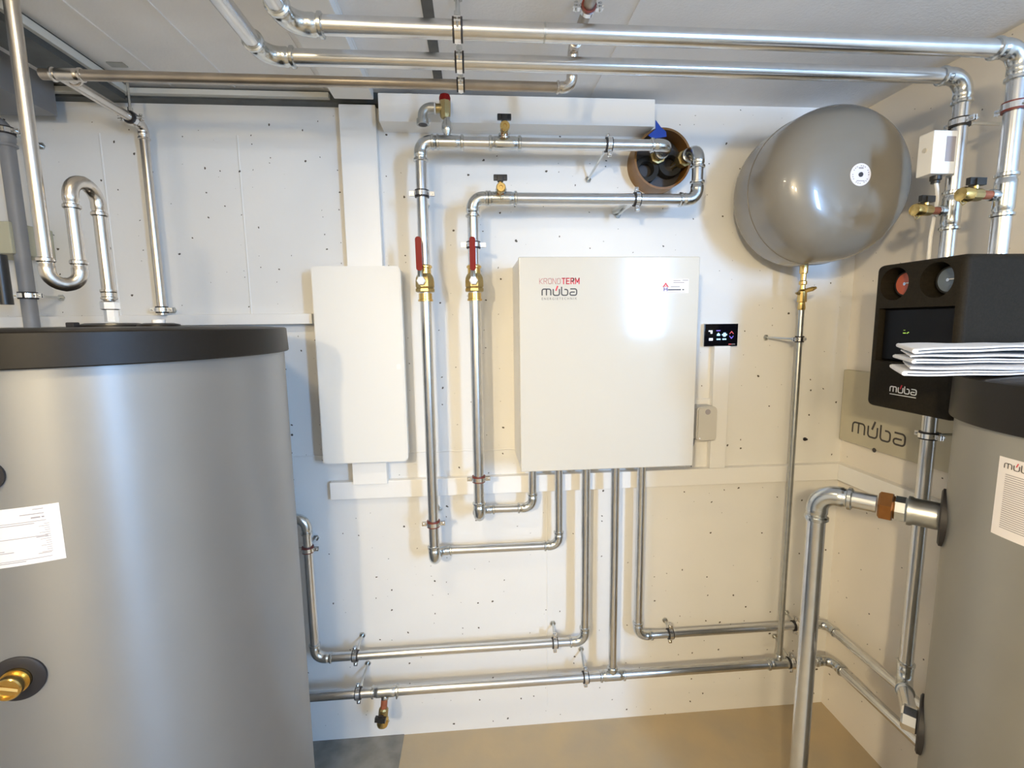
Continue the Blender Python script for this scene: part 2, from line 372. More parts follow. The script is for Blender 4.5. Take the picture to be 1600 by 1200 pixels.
# ------------------------------------------------------------------ cable trunking
def trunk(name, label, x0, x1, y0, z0, z1, yb=0.0, vertical=False):
    t = thing(name, label, 'trunking', ((x0 + x1) / 2, yb, min(z0, z1)))
    MB().box(x0, x1, y0 * 0.3 + yb * 0.7, yb, z0, z1).build('base', 'trunk', t, smooth=0)
    MB().box(x0 - 0.001, x1 + 0.001, y0, y0 * 0.3 + yb * 0.7, z0 - 0.001, z1 + 0.001, 0.003).build('cover', 'trunk', t)
    return t
a = at(531, 300, -0.03); b = at(590, 300, -0.03)
tx0 = at(530, 165, -0.035).x; tx1 = at(583, 165, -0.035).x
vx0 = (at(532, 200, -0.035).x + at(541, 405, -0.035).x) / 2; vx1 = (at(588, 200, -0.035).x + at(596, 405, -0.035).x) / 2
cab_top = at(550, 416, -0.1).z; cab_bot = at(570, 724, -0.1).z
trunk('cable_trunking', 'white vertical cable trunking above the white cabinet', vx0, vx1, -0.035, cab_top - 0.02, zb - 0.004)
t = thing('cable_trunking', 'white cable trunking running along the ceiling towards the viewer', 'trunking', ((vx0 + vx1) / 2, -0.9, CZ))
cx0 = atz(495, 110, CZ - 0.04).x; cx1 = atz(564, 110, CZ - 0.04).x
MB().box(cx0, cx1, -1.75, -0.08, CZ - 0.012, CZ - 0.001).build('base', 'trunk', t, smooth=0)
MB().box(cx0, cx1, -1.75, -0.08, CZ - 0.042, CZ - 0.012, 0.003).build('cover', 'trunk', t)
za = at(800, 193, -0.09).z; hz1 = min(at(800, 150, -0.09).z, CZ - 0.005)
hx0 = at(592, 180, -0.09).x; hx1 = at(1023, 180, -0.09).x
trunk('cable_trunking', 'wide white trunking box under the ceiling above the copper-coloured hole', hx0, hx1, -0.09, za, hz1)
bpy.data.objects['cable_trunking.002']['label'] = 'deep white trunking box under the ceiling, left of the brown wall sleeve'
z0 = at(900, 766, -0.03).z; z1 = at(560, 759, -0.03).z
z0 = at(700, 774, -0.03).z
xl = at(516, 770, -0.03).x; xr = RX
trunk('cable_trunking', 'long low white trunking on the back wall below the white wall unit', xl, xr, -0.03, z0, z0 + (at(700, 748, -0.03).z - z0))
tz1 = z0 + (at(700, 748, -0.03).z - z0)
px0 = at(551, 740, -0.045).x; px1 = at(604, 740, -0.045).x
trunk('cable_trunking', 'short white trunking stub under the white cabinet', px0, px1, -0.045, at(575, 757, -0.045).z, cab_bot + 0.02)
qx0 = at(1113, 640, -0.03).x; qx1 = at(1137, 640, -0.03).x
zth = at(1127, 541, -0.03).z
trunk('cable_trunking', 'white vertical trunking below the black touch display', qx0, qx1, -0.03, tz1 + 0.002, zth)
t = thing('cable_trunking', 'white trunking along the right wall below the beige plate', 'trunking', (RX, -0.3, tz1))
MB().box(RX - 0.009, RX, JY, -0.031, z0, tz1).build('base', 'trunk', t, smooth=0)
MB().box(RX - 0.03, RX - 0.009, JY, -0.031, z0 - 0.001, tz1 + 0.001, 0.003).build('cover', 'trunk', t)
lz1 = at(400, 491, -0.05).z; lz0 = at(460, 506, -0.05).z
t = trunk('cable_trunking', 'white horizontal trunking behind the lid of the left tank', LX, at(487, 500, -0.05).x, -0.05, lz0, lz1)

# ------------------------------------------------------------------ pipes
def fit_profile(r, L_, a=0.0):
    """socket radii along length L_ ending in a bead; returns list (h, r) from body to mouth"""
    return [(a, r * 1.16), (a + L_ * 0.35, r * 1.16), (a + L_ * 0.42, r * 1.07), (a + L_ * 0.60, r * 1.07), (a + L_ * 0.68, r * 1.30), (a + L_ * 0.90, r * 1.30), (a + L_ * 0.97, r * 1.10), (a + L_, r * 1.10)]
def elbow(p, din, dout, r, mat_, parent, br=None, sock=None, name='elbow'):
    """bend at corner p; din points into the corner, dout out of it"""
    p = Vector(p); din = Vector(din).normalized(); dout = Vector(dout).normalized()
    ang = din.angle(dout); br = br or r * 2.3; sock = sock or r * 1.5
    tl = br * math.tan(ang / 2)
    nrm = (dout - din * dout.dot(din)).normalized()
    s0 = p - din * tl; c = s0 + nrm * br
    pts = []; rad = []
    for (h, rr) in reversed(fit_profile(r, sock)): pts.append(s0 - din * h); rad.append(rr)
    n = 10
    for k in range(1, n):
        a = ang * k / n
        pts.append(c - nrm * br * math.cos(a) + din * br * math.sin(a)); rad.append(r * 1.14)
    e0 = p + dout * tl
    for (h, rr) in fit_profile(r, sock): pts.append(e0 + dout * h); rad.append(rr)
    MB().sweep(pts, rad, 20).build(name, mat_, parent, smooth=50)
    return tl
def tee(p, d, r, mat_, parent, branch=None, rb=None, lb=None, name='tee'):
    p = Vector(p); d = Vector(d).normalized(); L_ = r * 2.6
    pr = [(-h, rr) for h, rr in reversed(fit_profile(r, r * 1.6, r * 1.3))] + fit_profile(r, r * 1.6, r * 1.3)
    mb = MB().lathe(p, d, pr, 20)
    if branch is not None:
        rb = rb or r * 0.75; lb = lb or r * 2.2
        mb.lathe(p, branch, [(0, rb * 1.1), (lb * 0.7, rb * 1.1), (lb * 0.72, rb * 1.35), (lb * 0.92, rb * 1.35), (lb, rb * 1.15)], 16)
    mb.build(name, mat_, parent, smooth=50)
def coupling(p, d, r, mat_, parent, name='coupling'): return tee(p, d, r, mat_, parent, name=name)
def pipe_run(name, label, pts, r, mat_='zinc', fmat='zincd', group=None, radii=None, br=None, cat='pipe'):
    pts = [Vector(p) for p in pts]
    t = thing(name, label, cat, pts[0], group)
    n = len(pts); rr = radii or [r] * (n - 1)
    cut = [0.0] * n
    for i in range(1, n - 1):
        din = pts[i] - pts[i - 1]; dout = pts[i + 1] - pts[i]; re = max(rr[i - 1], rr[i])
        cut[i] = elbow(pts[i], din, dout, re, fmat, t, br=br)
    for i in range(n - 1):
        d = (pts[i + 1] - pts[i]).normalized(); a = pts[i] + d * cut[i]; b = pts[i + 1] - d * cut[i + 1]
        if (b - a).dot(d) > 0.004:
            MB().sweep([a, b], rr[i], 20).build('pipe', mat_, t)
    return t
def V(*a): return Vector(a)

R35 = 0.0175; R28 = 0.0145
YF = -0.15; YB = -0.075      # front layer and rear layer of the wall pipes
def px(x, y, Y): return at(x, y, Y).x
def pz(x, y, Y): return at(x, y, Y).z
# run A (upper one from the sleeve, long left leg)
XA = (px(659, 260, YF) + px(672, 700, YF)) / 2; ZA = (pz(740, 223.4, YF) + pz(990, 226.5, YF)) / 2
XB = (px(740, 350, YF) + px(746, 700, YF)) / 2; ZB = (pz(803, 310, YF) + pz(1060, 312, YF)) / 2
ZAl = pz(690, 861, YB); ZBl = pz(765, 796, YB)
XA2 = px(873, 790, YB); XB2 = px(832, 760, YB)
hole = at(1029, 250, 0.0); HX, HZ = at(1037, 247, -0.08).x, at(1037, 247, -0.08).z
boxz = pz(950, 733, -0.25)
eA = px(1047, 225, YF)
pipe_run('heating_pipe', 'galvanised pipe leaving the brown wall sleeve on top and dropping farthest left',
         [(eA - 0.005, -0.005, ZA), (eA - 0.005, YF, ZA), (XA, YF, ZA), (XA, YF, ZAl), (XA, YB + 0.002, ZAl), (XA2, YB, ZAl), (XA2, YB, boxz + 0.02)],
         R35, radii=[R35, R35, R35, R28, R28, R28], br=0.033)
XE = px(1090, 270, YF)
pipe_run('heating_pipe', 'galvanised pipe looping down right of the brown sleeve and dropping beside the white unit',
         [(px(1062, 253, -0.05), -0.012, pz(1062, 253, -0.05)), (XE, YF, pz(1092, 232, YF)), (XE, YF, ZB), (XB, YF, ZB), (XB, YF, ZBl), (XB, YB + 0.002, ZBl), (XB2, YB, ZBl), (XB2, YB, boxz + 0.02)],
         R35, radii=[R35, R35, R35, R35, R28, R28, R28], br=0.033)
tA = bpy.data.objects['heating_pipe']; tB = bpy.data.objects['heating_pipe.001']
# tees on the two horizontal legs
TS = px(699, 223, YF); T1 = px(789, 224, YF); T2 = px(783, 311, YF)
tee((TS, YF, ZA), (1, 0, 0), R35, 'zincd', tA, (0, 0, 1), rb=0.008, lb=0.026); tee((T1, YF, ZA), (1, 0, 0), R35, 'zincd', tA, (-0.1, -0.25, 1), lb=0.03)
tee((T2, YF, ZB), (1, 0, 0), R35, 'zincd', tB, (0, -0.25, 1), lb=0.03)
# run C
YC = -0.09
XC = (px(915, 745, YC) + px(914, 975, YC)) / 2; ZC = (pz(562, 1023, YC) + pz(862, 1006, YC)) / 2
XC0 = (px(478, 840, YC) + px(493, 1000, YC)) / 2; ZC0 = pz(478, 810, YC)
pipe_run('heating_pipe', 'galvanised pipe from the third stub under the unit running left to the tank',
         [(XC, YC, boxz + 0.02), (XC, YC, ZC), (XC0, YC, ZC), (XC0, YC, ZC0), (XC0 - 0.12, YC, ZC0)], R28 * 1.05)
# lower line F with tees, corner to right wall
YL = -0.12; XW = RX - 0.075
ZF = (pz(625, 1079.7, YL) + pz(1187, 1037.5, YL)) / 2
XD = (px(959, 745, YL) + px(959, 1040, YL)) / 2; XD2 = px(602, 1082, YL); XG = px(1240, 700, YL)
XG = (px(1252, 500, YL) + px(1217, 1025, YL)) / 2
tF = pipe_run('heating_pipe', 'lowest galvanised pipe along the back wall just above the floor',
         [(px(472, 1090, YL), YL, ZF), (XW, YL, ZF), (XW, JY - 0.05, ZF)], R28 * 1.15)
tee((XD, YL, ZF), (1, 0, 0), R28 * 1.15, 'zincd', tF, (0, 0, 1), rb=R28 * 1.0)
tee((XD2, YL, ZF), (1, 0, 0), R28 * 1.15, 'zincd', tF, (0, -0.5, -1), rb=0.010, lb=0.026)
tee((XG, YL, ZF), (1, 0, 0), R28 * 1.15, 'zincd', tF, (0, 0, 1), rb=0.010)
pipe_run('heating_pipe', 'straight vertical galvanised pipe from the fourth stub down to the lowest pipe', [(XD, YL, boxz + 0.02), (XD, YL, ZF + 0.03)], R28)
YE = -0.065; XEe = (px(1001, 745, YE) + px(998, 960, YE)) / 2; ZE = (pz(1059, 989, YE) + pz(1237, 978, YE)) / 2
pipe_run('heating_pipe', 'galvanised pipe from the rightmost stub turning right into the room corner',
         [(XEe, YE, boxz + 0.02), (XEe, YE, ZE), (XW + 0.012, YE, ZE), (XW + 0.012, JY - 0.05, ZE)], R28 * 1.05)
ZV = pz(1252, 478, YL)
pipe_run('vessel_pipe', 'thin galvanised pipe hanging from the grey expansion vessel', [(XG, YL, ZV), (XG, YL, ZF + 0.022)], 0.0098, mat_='zincm')
# pump-station pipes
XP = 1.25; Y1 = -0.628; Y2 = -0.502
Z2 = pz(1100, 108, Y2); Z1 = pz(1100, 60, Y1)
st_top = atx(1440, 405, 1.12).z
X2l = px(414, 86, Y2); X1l = px(452, 36, Y1)
t2 = pipe_run('ceiling_pipe', 'galvanised ceiling pipe nearer the back wall, dropping beside the white sensor box',
         [(XP, Y2, st_top - 0.03), (XP, Y2, Z2), (X2l, Y2, Z2), (X2l, -1.75, Z2)], R35, br=0.04)
t1 = pipe_run('ceiling_pipe', 'galvanised ceiling pipe nearest the viewer, dropping at the right frame edge',
         [(XP, Y1, st_top - 0.03), (XP, Y1, Z1), (X1l, Y1, Z1), (X1l, -1.75, Z1)], R35 * 1.05, br=0.04)
ZT2 = atx(1484, 330, XP).z; ZT1 = atx(1570, 305, XP).z
tee((XP, Y2, ZT2), (0, 0, 1), R35, 'zincd', t2, (-1, 0, 0), rb=0.010); tee((XP, Y1, ZT1), (0, 0, 1), R35, 'zincd', t1, (-1, 0, 0), rb=0.010)
xc = px(850, 51, Y1); MB().ring((xc, Y1, Z1), (1, 0, 0), R35 * 1.04, R35 * 1.07, 0.004).build('joint_line', 'zincm', t1)
# third ceiling pipe: thinner, tarnished
ZL = pz(212, 192, -0.06); p3 = atz(105, 113, ZL + 0.0); Y3 = p3.y
Z3 = (pz(300, 122, Y3) + pz(860, 136, Y3)) / 2
Xr = px(893, 125, Y3)
t3 = pipe_run('ceiling_pipe', 'tarnished brown pipe under the ceiling, lowest of the three long runs',
         [(p3.x - 0.06, Y3, Z3), (Xr, Y3, Z3), (Xr, Y3 - 0.02, Z3 + 0.085), (Xr, -1.75, Z3 + 0.085)], 0.0125, mat_='copper', fmat='steel', br=0.022)
tee((p3.x, Y3, Z3), (1, 0, 0), 0.0125, 'steel', t3, (0, 1, 0), rb=0.0125, lb=0.03)
XL = (px(222, 220, -0.06) + px(254, 460, -0.06)) / 2
zl = Z3
t4 = pipe_run('wall_pipe', 'thin steel pipe dropping down the back wall behind the left tank lid',
         [(XL, Y3 - 0.0, zl), (XL, -0.06, zl), (XL, -0.06, pz(258, 492, -0.06))], 0.013, mat_='steel', fmat='steel', br=0.025)
# siphon over the left tank
def vpipe(x0, y0, x1, y1, dep):
    a = atd((x0 + x1) / 2, (y0 + y1) / 2, dep); return a
q1 = vpipe(22, 20, 66, 380, 0.865); q2 = vpipe(112, 330, 124, 410, 0.93); q3 = vpipe(152, 340, 175, 470, 1.0)
zb1 = atd(98, 443, 0.9).z; zt1 = atd(133, 290, 0.965).z
t5 = thing('siphon_pipe', 'stainless pipe with a U-bend and loop entering the top of the left tank', 'pipe', q1)
RSI = 0.0112
def ubend(a, b, zc, sgn):
    a = Vector((a.x, a.y, zc)); b = Vector((b.x, b.y, zc)); c = (a + b) / 2; R_ = (b - a).length / 2; ex = (b - a).normalized(); pts = []; rad = []
    for h, rr in reversed(fit_profile(RSI, RSI * 2.2)): pts.append(a - Vector((0, 0, sgn)) * h); rad.append(rr)
    for k in range(1, 16):
        t_ = PI * k / 16; pts.append(c - ex * R_ * math.cos(t_) + Vector((0, 0, sgn)) * R_ * math.sin(t_)); rad.append(RSI * 1.14)
        if k == 8:
            rad[-1] = RSI * 1.2
    for h, rr in fit_profile(RSI, RSI * 2.2): pts.append(b - Vector((0, 0, sgn)) * h); rad.append(rr)
    MB().sweep(pts, rad, 20).build('return_bend', 'steel', t5, smooth=50)
r12 = ((q1.x - q2.x) ** 2 + (q1.y - q2.y) ** 2) ** .5 / 2; r23 = ((q3.x - q2.x) ** 2 + (q3.y - q2.y) ** 2) ** .5 / 2
zc1 = zb1 + r12; zc2 = zt1 - r23
ubend(q1, q2, zc1, -1); ubend(q2, q3, zc2, 1)
for (q_, z0_, z1_) in ((q1, CZ, zc1), (q2, zc1, zc2), (q3, zc2, atd(178, 478, 1.0).z)):
    MB().sweep([(q_.x, q_.y, z0_), (q_.x, q_.y, z1_)], RSI, 20).build('pipe', 'steel', t5)
MB().lathe((q3.x, q3.y, atd(178, 478, 1.0).z + 0.034), (0, 0, -1), [(0, RSI), (0, RSI * 1.3), (.004, RSI * 1.3), (.006, RSI * 1.15), (.014, RSI * 1.15), (.016, RSI * 1.3), (.019, RSI * 1.3), (.021, RSI)], 20).build('coupling', 'steel', t5)
nb = atd(178, 478, 1.0).z
MB().lathe((q3.x, q3.y, nb + 0.012), (0, 0, -1), [(0, 0.013), (0.004, 0.017), (0.018, 0.017), (0.02, 0.012), (0.045, 0.012)], 6).build('hex_union', 'chrome', t5, smooth=20)

# ------------------------------------------------------------------ left tank
def cyl_from(ang_deg, R, px_sil):
    a = math.radians(ang_deg); s = at(*px_sil, 1.0) - CAM; sa = math.atan2(s.x, s.y); half = abs(sa - a); d = R / math.sin(half)
    return Vector((CAM.x + d * math.sin(a), CAM.y + d * math.cos(a), 0)), R
TC, TR = cyl_from(-36.5, 0.40, (470, 900))
tz = 1.585 - 0.003; tb = 1.585 - 0.064
lt = thing('buffer_tank', 'big silver-grey cylindrical buffer tank with black lid at the left edge', 'tank', (TC.x, TC.y, 0))
MB().lathe((TC.x, TC.y, 0.0), (0, 0, 1), [(0.02, TR - 0.006), (0.03, TR), (tb + 0.005, TR)], 160).build('jacket', 'tank', lt)
MB().lathe((TC.x, TC.y, 0.0), (0, 0, 1), [(0, TR - 0.02), (0.02, TR - 0.02)], 64).build('plinth', 'black', lt)
MB().lathe((TC.x, TC.y, 0.0), (0, 0, 1), [(tb, TR + 0.001), (tb, TR + 0.010), (tb + 0.002, TR + 0.0115), (tz - 0.003, TR + 0.009), (tz, TR + 0.005), (tz + 0.001, TR - 0.012), (tz - 0.002, TR - 0.016), (tz + 0.002, TR - 0.022), (tz + 0.006, TR - 0.12), (tz + 0.007, 0.0)], 160).build('lid', 'lid', lt)
MB().lathe((q3.x, q3.y, tz + 0.004), (0, 0, 1), [(0, 0.062), (0.006, 0.060), (0.010, 0.045), (0.010, 0.02)], 40).build('port_cover', 'lid', lt)
c2 = atd(248, 502, 1.02); MB().lathe((c2.x, c2.y, tz + 0.004), (0, 0, 1), [(0, 0.040), (0.006, 0.038), (0.009, 0.026), (0.009, 0.01)], 32).build('port_cover', 'lid', lt)
MB().lathe((c2.x, c2.y, tz + 0.012), (0, 0, 1), [(0, 0.012), (0.008, 0.012)], 12).build('plug', 'trunk', lt)
c3 = atd(113, 503, 0.95); MB().box(c3.x - 0.008, c3.x + 0.008, c3.y - 0.008, c3.y + 0.008, tz + 0.005, tz + 0.016, 0.002).build('lid_clip', 'rubber', lt)
def on_cyl(px_, py_, c, R):
    d = FW + RT * ((px_ - 800) / FPX) - UP * ((py_ - 600) / FPX)
    o = Vector((CAM.x - c.x, CAM.y - c.y)); dd = Vector((d.x, d.y)); A = dd.dot(dd); B = o.dot(dd); Cc = o.dot(o) - R * R
    tt = (-B - math.sqrt(max(B * B - A * Cc, 0))) / A; return CAM + d * tt
def cyl_patch(c, R, a0, a1, z0, z1, n=24, t=0.0008):
    vs = []; fs = []
    for k in range(n + 1):
        a = a0 + (a1 - a0) * k / n
        for (rr, z) in ((R + t, z0), (R + t, z1), (R + 0.0001, z1), (R + 0.0001, z0)): vs.append((c.x + rr * math.cos(a), c.y + rr * math.sin(a), z))
    for k in range(n):
        for j in range(4): fs.append((4 * k + j, 4 * k + (j + 1) % 4, 4 * k + 4 + (j + 1) % 4, 4 * k + 4 + j))
    fs += [(0, 1, 2, 3), (4 * n, 4 * n + 1, 4 * n + 2, 4 * n + 3)]
    return vs, fs
# rating label
lr = on_cyl(92, 785, TC, TR); lb_ = on_cyl(101, 872, TC, TR); ll = math.atan2(lr.y - TC.y, lr.x - TC.x)
LZ1 = lr.z; LZ0 = lb_.z; LW = 0.17 / TR
lab = MB().add(*cyl_patch(TC, TR, ll - LW, ll, LZ0, LZ1)).build('rating_label', 'label', lt)
mb = MB(); H = LZ1 - LZ0
for (f0, f1, zz, hh) in ((0.12, 0.20, 0.94, .010), (0.12, 0.30, 0.86, .012), (0.12, 0.14, 0.79, .022), (0.15, 0.22, 0.79, .022), (0.11, 0.55, 0.735, .008), (0.55, 0.95, 0.725, .008), (0.2, 0.55, 0.70, .010), (0.11, 0.55, 0.47, .008), (0.11, 0.2, 0.45, .01), (0.6, 0.95, 0.36, .008), (0.62, 0.95, 0.33, .008), (0.45, 0.95, 0.27, .01), (0.38, 0.95, 0.24, .01), (0.1, 0.2, 0.16, .008), (0.1, 0.95, 0.09, .008), (0.3, 0.85, 0.06, .01)):
    mb.add(*cyl_patch(TC, TR, ll - LW * f1, ll - LW * f0, LZ0 + H * zz, LZ0 + H * (zz + hh), 8, 0.0012))
for k in range(14): mb.add(*cyl_patch(TC, TR, ll - LW * (0.13 + 0.04 * (k % 3 == 0)), ll - LW * 0.09, LZ0 + H * (0.18 + k * 0.038), LZ0 + H * (0.186 + k * 0.038), 3, 0.0012))
mb.build('print', 'ink', lab, smooth=0)
# brass port with black collar
def port(c, R, p, dirv, parent, kind):
    pass
pc = on_cyl(28, 1060, TC, TR); pn = Vector((pc.x - TC.x, pc.y - TC.y, 0)).normalized(); pc0 = Vector((TC.x, TC.y, pc.z)) + pn * TR
MB().lathe(pc0, pn, [(-0.012, 0.040), (0.002, 0.040), (0.004, 0.037), (0.004, 0.022), (-0.006, 0.020)], 40).build('port_collar', 'rubber', lt)
pp = MB().lathe(pc0, pn, [(-0.004, 0.0215), (0.010, 0.0215), (0.010, 0.0185), (0.016, 0.0185), (0.018, 0.0195), (0.028, 0.0195), (0.030, 0.018), (0.030, 0.0155), (0.026, 0.0145), (0.026, 0.0)], 32).build('brass_plug', 'brass', lt)
up_ = Vector((0, 0, 1)); sd = pn.cross(up_)
MB().sweep([pc0 + pn * 0.027 - sd * 0.014 - up_ * .006, pc0 + pn * 0.027 + sd * 0.014 + up_ * .006], 0.003, 4).build('driver_slot', 'brassd', pp)
pc = on_cyl(2, 742, TC, TR); pn2 = Vector((pc.x - TC.x, pc.y - TC.y, 0)).normalized(); a_ = math.atan2(pn2.y, pn2.x) - 0.05
pn2 = Vector((math.cos(a_), math.sin(a_), 0)); pc0 = Vector((TC.x, TC.y, pc.z)) + pn2 * TR
MB().lathe(pc0, pn2, [(-0.012, 0.026), (0.004, 0.026), (0.004, 0.012), (-0.004, 0.01)], 32).build('port_collar', 'rubber', lt)

# ------------------------------------------------------------------ right tank
s47 = at(1465, 895, 1.0) - CAM; s47 = Vector((s47.x, s47.y)).normalized()
TT = 1.40; RR = 0.30; tang = Vector((CAM.x, CAM.y)) + s47 * TT; nr = Vector((s47.y, -s47.x))
RC = Vector((tang.x + nr.x * RR, tang.y + nr.y * RR, 0)); NP = Vector((-nr.x, -nr.y, 0))
rz = atz(1560, 598, 1.0); 
rz1 = on_cyl(1540, 594, RC, RR + 0.01).z; rz0 = on_cyl(1540, 670.5, RC, RR + 0.01).z
rt_ = thing('buffer_tank', 'grey cylindrical tank with black lid at the right edge carrying papers', 'tank', (RC.x, RC.y, 0))
MB().lathe((RC.x, RC.y, 0.0), (0, 0, 1), [(0.02, RR - 0.006), (0.03, RR), (rz0 + 0.005, RR)], 160).build('jacket', 'tankr', rt_)
MB().lathe((RC.x, RC.y, 0.0), (0, 0, 1), [(0, RR - 0.02), (0.02, RR - 0.02)], 64).build('plinth', 'black', rt_)
MB().lathe((RC.x, RC.y, 0.0), (0, 0, 1), [(rz0, RR + 0.001), (rz0, RR + 0.009), (rz0 + 0.002, RR + 0.010), (rz1 - 0.003, RR + 0.009), (rz1, RR + 0.005), (rz1 + 0.004, RR - 0.06), (rz1 + 0.007, RR - 0.12), (rz1 + 0.007, 0.0)], 160).build('lid', 'lid', rt_)
# label on right tank
l0 = on_cyl(1563, 712, RC, RR); l1 = on_cyl(1550, 832, RC, RR); aL = math.atan2(l0.y - RC.y, l0.x - RC.x)
LZ1 = l0.z; LZ0 = l1.z; H = LZ1 - LZ0; LW = 0.16 / RR
lab = MB().add(*cyl_patch(RC, RR, aL, aL + LW, LZ0, LZ1)).build('instruction_label', 'label', rt_)
mb = MB()
for k in range(26):
    z = 0.79 - k * 0.027; end = random.choice((0.93, 0.93, 0.93, 0.7, 0.5))
    mb.add(*cyl_patch(RC, RR, aL + LW * 0.09, aL + LW * end, LZ0 + H * z, LZ0 + H * (z + 0.009), 10, 0.0012))
mb.build('print', 'ink', lab, smooth=0)
def conf(x, y, k):
    a = aL + LW * 0.07 + x / RR; return Vector((RC.x + (RR + 0.0012 + k) * math.cos(a), RC.y + (RR + 0.0012 + k) * math.sin(a), LZ0 + H * 0.87 + y))
wordmark((0, 0, 0), (1, 0, 0), (0, 0, 1), H * 0.062, lab, 'inkb' if 0 else 'inkd', 'inkr', conform=conf)
# seam
# upper port and the foreground pipe
def tpt(px_, py_):
    d = FW + RT * ((px_ - 800) / FPX) - UP * ((py_ - 600) / FPX); tt = TT / Vector((d.x, d.y)).length; return (CAM + d * tt).z
ZP1 = tpt(1472, 808); ZP2 = tpt(1445, 1133)
P1 = Vector((tang.x, tang.y, ZP1)); P2 = Vector((tang.x, tang.y, ZP2))
MB().lathe(P1, NP, [(-0.02, 0.064), (0.004, 0.064), (0.007, 0.058), (0.007, 0.02)], 48).build('port_collar', 'rubber', rt_)
MB().lathe(P2, NP, [(-0.02, 0.066), (0.004, 0.066), (0.007, 0.060), (0.007, 0.02)], 48).build('port_collar', 'rubber', rt_)
s_len = 0.255
d_ = at(1262, 1000, 1.0) - CAM; kk = d_.x / (d_.y)
s_len = (tang.x - kk * (tang.y - CAM.y)) / (kk * NP.y - NP.x)
PV = Vector((tang.x + NP.x * s_len, tang.y + NP.y * s_len, ZP1))
r42 = 0.0215
fp = pipe_run('foreground_pipe', 'thick galvanised pipe in front of the right corner, elbowed onto the right tank', [P1 + NP * 0.12, PV, (PV.x, PV.y, 0.0)], r42, br=0.042)
MB().lathe(P1, NP, [(0.004, 0.030), (0.012, 0.031), (0.05, 0.031), (0.056, 0.034), (0.062, 0.034), (0.062, 0.026)], 28).build('threaded_sleeve', 'zincm', fp)
MB().lathe(P1, NP, [(0.060, 0.026), (0.066, 0.030), (0.084, 0.030), (0.090, 0.026)], 8).build('hex_nipple', 'zincd', fp, smooth=20)
MB().lathe(P1, NP, [(0.088, 0.028), (0.090, 0.036), (0.112, 0.036), (0.116, 0.030)], 6, phase=0.3).build('union_nut', 'bronze', fp, smooth=20)
# vertical pipe below the pump station to lower port
st_bot = atx(1440, 648, 1.12).z
zel = atx(1416, 1075, XP).z
E = Vector((XP, Y2, zel)); PQ = P2 + NP * 0.020
lp = pipe_run('heating_pipe', 'galvanised pipe from under the pump station down to the lower port of the right tank', [(XP, Y2, st_bot + 0.03), (XP, Y2, zel), PQ + (PQ - E).normalized() * 0.0], R35, br=0.036)
MB().lathe(P2, NP, [(0.004, 0.024), (0.010, 0.029), (0.034, 0.029), (0.038, 0.024)], 8).build('union_nut', 'chrome', lp, smooth=20)

# ------------------------------------------------------------------ expansion vessel
VX, VZ, VR = 1.105, 1.992, 0.228
ev = thing('expansion_vessel', 'round grey expansion vessel in the upper right corner of the back wall', 'vessel', (VX, 0, VZ))
prof = []
y0, y1 = -0.115, -0.275          # rims of rear and front dome
for k in range(0, 13):
    a = PI / 2 * k / 12; prof.append((0.085 * (1 - math.sin(a)) ** 1.0 + 0.03, VR * (1 - (1 - math.sin(a)) ** 2.6) ** (1 / 2.2) if k else 0.0))
prof = [(0.115 - 0.085 * math.cos(PI / 2 * k / 14) ** 0.9, VR * math.sin(PI / 2 * k / 14) ** 0.75) for k in range(0, 15)]
prof += [(0.155, VR + 0.0015), (0.19, VR + 0.002), (0.225, VR + 0.0015)]
prof += [(0.245 + 0.115 * math.sin(PI / 2 * k / 24), VR * math.cos(PI / 2 * k / 24) ** 0.50) for k in range(0, 25)]
MB().lathe((VX, 0, VZ), (0, -1, 0), prof, 96).build('shell', 'vessel', ev, smooth=60)
MB().ring((VX, -0.185, VZ), (0, 1, 0), VR, VR + 0.0035, 0.006, 96).build('weld_seam', 'vessel', ev)
MB().box(VX - 0.03, VX + 0.03, -0.05, -0.0, VZ - 0.06, VZ + 0.06, 0.004).build('wall_bracket', 'zincm', ev)
sk = MB().lathe((VX + 0.003, -0.3585, VZ), (0, -1, 0), [(0, 0.031), (0.0025, 0.031)], 48).build('round_sticker', 'label', ev)
MB().lathe((VX + 0.003, -0.361, VZ), (0, -1, 0), [(0, 0.0065), (0.002, 0.0065)], 16).build('valve_hole', 'inkd', sk)
mb = MB()
for k in range(24):
    a = 2 * PI * k / 24
    if k % 4 == 3: continue
    mb.box(VX + 0.003 + 0.024 * math.cos(a) - 0.0015, VX + 0.003 + 0.024 * math.cos(a) + 0.0015, -0.3614, -0.361, VZ + 0.024 * math.sin(a) - 0.0012, VZ + 0.024 * math.sin(a) + 0.0012)
mb.box(VX - 0.008, VX + 0.016, -0.3614, -0.361, VZ - 0.018, VZ - 0.016); mb.box(VX - 0.004, VX + 0.01, -0.3614, -0.361, VZ + 0.016, VZ + 0.020)
mb.build('print', 'ink', sk, smooth=0)
zvb = pz(1255, 413, YL)
MB().lathe((XG, YL, zvb + 0.035), (0, 0, -1), [(0, 0.016), (0.035, 0.013), (0.04, 0.013)], 20).build('connection_stub', 'rust', ev)
MB().lathe((XG, YL, zvb - 0.003), (0, 0, -1), [(0, 0.014), (0.004, 0.014)], 20).build('gasket', 'black', ev)
cv = thing('cap_valve', 'small brass cap valve between the expansion vessel and its thin pipe', 'valve', (XG, YL, zvb - 0.06))
H = zvb - ZV; o0 = (XG, YL, zvb - 0.007)
MB().lathe(o0, (0, 0, -1), [(0, .013), (H * .16, .013), (H * .18, .009), (H * .34, .009), (H * .36, .0125), (H * .43, .0125), (H * .45, .008), (H * .55, .009), (H * .6, .014), (H * .85, .015), (H * .87, .010), (H * 1.0, .0125), (H * 1.05, .011)], 12).build('body', 'brass', cv, smooth=25)
zz = zvb - 0.007 - H * 0.62
